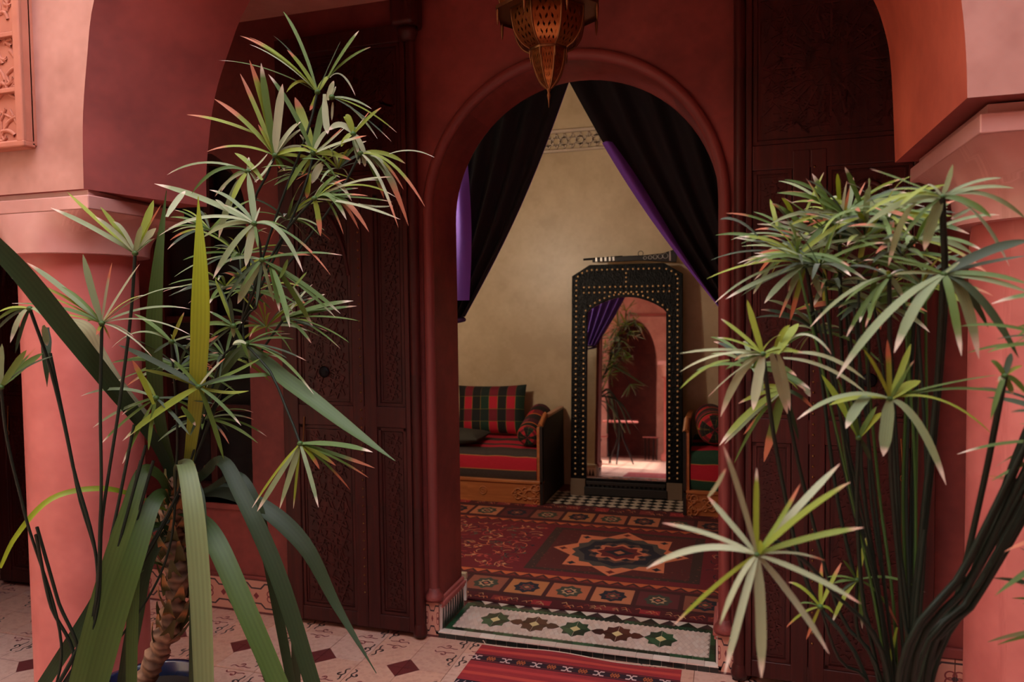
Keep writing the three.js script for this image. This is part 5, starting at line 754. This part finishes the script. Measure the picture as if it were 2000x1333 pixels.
  U(1530, 760, 1.26, [[1442, 789, 6, 7, 'yk'], [1405, 871, 10, 11, 'yw'], [1415, 868, 6, 9, 'bw'], [1452, 850, 2, 6, 'yr'], [1495, 793, 2, 9, 'pk'], [1492, 903, 4, 15, 'gr'], [1583, 776, 8, 15, 'pw', 1555, 752], [1434, 905, 14, 5, 'g'], [1470, 780, 5, 7, 'g'], [1560, 860, 4, 8, 'd'], [1475, 760, 6, 8, 'yn'], [1590, 800, 6, 8, 'dr']], [[1570, 950, 1.28], [1640, 1200, 1.26], [1720, 1350, 1.22]]);
  U(1738, 779, 1.08, [[1557, 820, 26, 10, 'bw'], [1619, 792, 8, 9, 'yn'], [1652, 838, 8, 17, 'bw', 1700, 772], [1725, 892, 4, 20, 'bw'], [1848, 948, 34, 13, 'bw'], [1936, 847, 30, 6, 'yn'], [1975, 770, 14, 5, 'g'], [1948, 733, 4, 4, 'g'], [1798, 744, 4, 20, 'yn'], [1779, 672, 2, 10, 'yn'], [1733, 664, 0, 8, 'yr'], [1686, 682, 4, 6, 'yn'], [1785, 705, 2, 4, 'gk'], [1770, 730, 2, 9, 'g']], [[1742, 950, 1.14], [1765, 1200, 1.16], [1780, 1350, 1.16]]);
  U(1677, 856, 1.2, [[1604, 732, 4, 12, 'yn'], [1636, 740, 2, 9, 'g'], [1724, 806, 3, 10, 'yn'], [1712, 795, 2, 8, 'g'], [1660, 780, 0, 8, 'g'], [1700, 900, 4, 8, 'd']], [[1674, 1000, 1.22], [1690, 1200, 1.22], [1740, 1350, 1.2]]);
  U(1478, 1084, 0.93, [[1263, 1111, 28, 12, 'pw'], [1293, 1022, 10, 11, 'pk'], [1382, 970, 4, 10, 'pk'], [1418, 915, -4, 7, 'pk', 1383, 971], [1413, 872, 2, 9, 'pw'], [1478, 914, 0, 9, 'yw'], [1563, 946, -4, 7, 'yr'], [1641, 906, 8, 12, 'pk'], [1661, 942, 6, 12, 'yk'], [1687, 1031, 5, 11, 'yk'], [1612, 1096, 8, 4, 'pr'], [1681, 1180, 8, 10, 'pk'], [1620, 1279, 4, 16, 'pw'], [1487, 1326, 3, 17, 'pw'], [1415, 1318, 12, 12, 'pw'], [1315, 1223, 12, 10, 'yk'], [1406, 1222, 14, 9, 'p'], [1486, 1056, 0, 14, 'yn']], [[1520, 1060, 1.02], [1620, 1150, 1.1], [1740, 1350, 1.15]]);  // pale leaf tone puts the bright light on this front umbel into its colour
  U(1674, 1134, 1.24, [[1807, 1158, 16, 5, 'gw'], [1754, 1223, 20, 6, 'gr'], [1732, 1327, 0, 5, 'yr', 1752, 1226], [1684, 1229, 4, 6, 'gw'], [1624, 1220, 12, 7, 'yw'], [1696, 1042, 2, 7, 'yk'], [1628, 1140, 3, 5, 'g'], [1646, 1094, 2, 4, 'g'], [1616, 1128, 4, 4, 'g'], [1640, 1160, 4, 4, 'd']], [[1676, 1240, 1.24], [1730, 1370, 1.22]], 0.0028);
  U(1602, 1186, 1.16, [[1540, 1138, 10, 6, 'yk'], [1605, 1100, 0, 6, 'yr'], [1643, 1100, 2, 6, 'yr'], [1536, 1226, 10, 4, 'yr'], [1628, 1199, 5, 6, 'y'], [1575, 1250, 3, 5, 'yr'], [1560, 1180, 5, 3, 'g']], [[1640, 1290, 1.18], [1720, 1400, 1.2]], 0.0025);
  U(1962, 735, 1.0, [[1935, 705, 6, 9, 'g'], [1978, 770, 2, 9, 'gk'], [1950, 745, 2, 7, 'pk'], [1996, 715, 3, 7, 'y'], [2005, 770, 8, 9, 'g'], [1975, 690, 2, 10, 'd'], [1935, 820, 12, 8, 'g']], [[1920, 950, 1.08], [1860, 1200, 1.12], [1790, 1400, 1.16]], 0.0045);
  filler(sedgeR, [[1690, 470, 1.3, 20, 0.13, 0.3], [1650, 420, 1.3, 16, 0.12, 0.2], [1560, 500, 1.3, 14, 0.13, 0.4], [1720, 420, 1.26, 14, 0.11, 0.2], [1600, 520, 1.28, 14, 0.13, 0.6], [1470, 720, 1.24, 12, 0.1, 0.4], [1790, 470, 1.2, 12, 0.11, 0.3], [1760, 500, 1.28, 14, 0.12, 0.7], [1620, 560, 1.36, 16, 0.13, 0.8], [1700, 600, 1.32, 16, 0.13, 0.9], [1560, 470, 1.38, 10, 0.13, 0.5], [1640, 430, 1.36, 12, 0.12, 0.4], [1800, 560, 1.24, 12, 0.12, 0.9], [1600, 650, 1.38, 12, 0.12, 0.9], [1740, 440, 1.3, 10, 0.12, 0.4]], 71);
  filler(sedgeR, [[2120, 700, 1.02, 16, 0.17, 0.9], [2200, 620, 1.0, 16, 0.17, 0.9], [2150, 880, 1.0, 16, 0.18, 0.9], [2260, 800, 0.98, 16, 0.18, 0.9], [2220, 1060, 1.0, 16, 0.18, 0.9], [2340, 950, 0.98, 14, 0.18, 0.9], [2320, 650, 1.0, 14, 0.17, 0.9], [2200, 1250, 1.04, 14, 0.17, 0.9]], 73, 'shade_foliage');  // unseen umbels beyond the frame edge, added to shade the right column
  for (let k = 0; k < 22; k++) { const r = rng(900 + k), x = 1560 + r() * 260, y = 520 + r() * 120, d = 1.22 + r() * 0.14, xm = lerp(x, 1770, 0.35) + (r() - 0.5) * 50; mesh('stem', tube([at(x, y, d), at(xm, 950, d), at(lerp(xm, 1775, 0.6), 1300, lerp(d, 1.2, 0.6)), foot(k)].map((p) => p.sub(sedgeR.position)), 0.002 + r() * 0.001, 24, 6), r() < 0.2 ? M.stemLight : M.stem, sedgeR); }
  for (let k = 0; k < 14; k++) { const r = rng(950 + k), y = 830 + r() * 190, d = 1.0 + r() * 0.12, x0 = 1752 + r() * 66; mesh('stem', tube([at(2120, y - 235, d - 0.04), at(2000, y, d), at(lerp(x0, 2000, 0.5) + 6, lerp(1345, y, 0.5), d + 0.03), at(x0, 1345, d + 0.06), foot(k)].map((p) => p.sub(sedgeR.position)), 0.003 + r() * 0.002, 32, 6), M.stem, sedgeR); }
}
renderer.render(scene, camera);
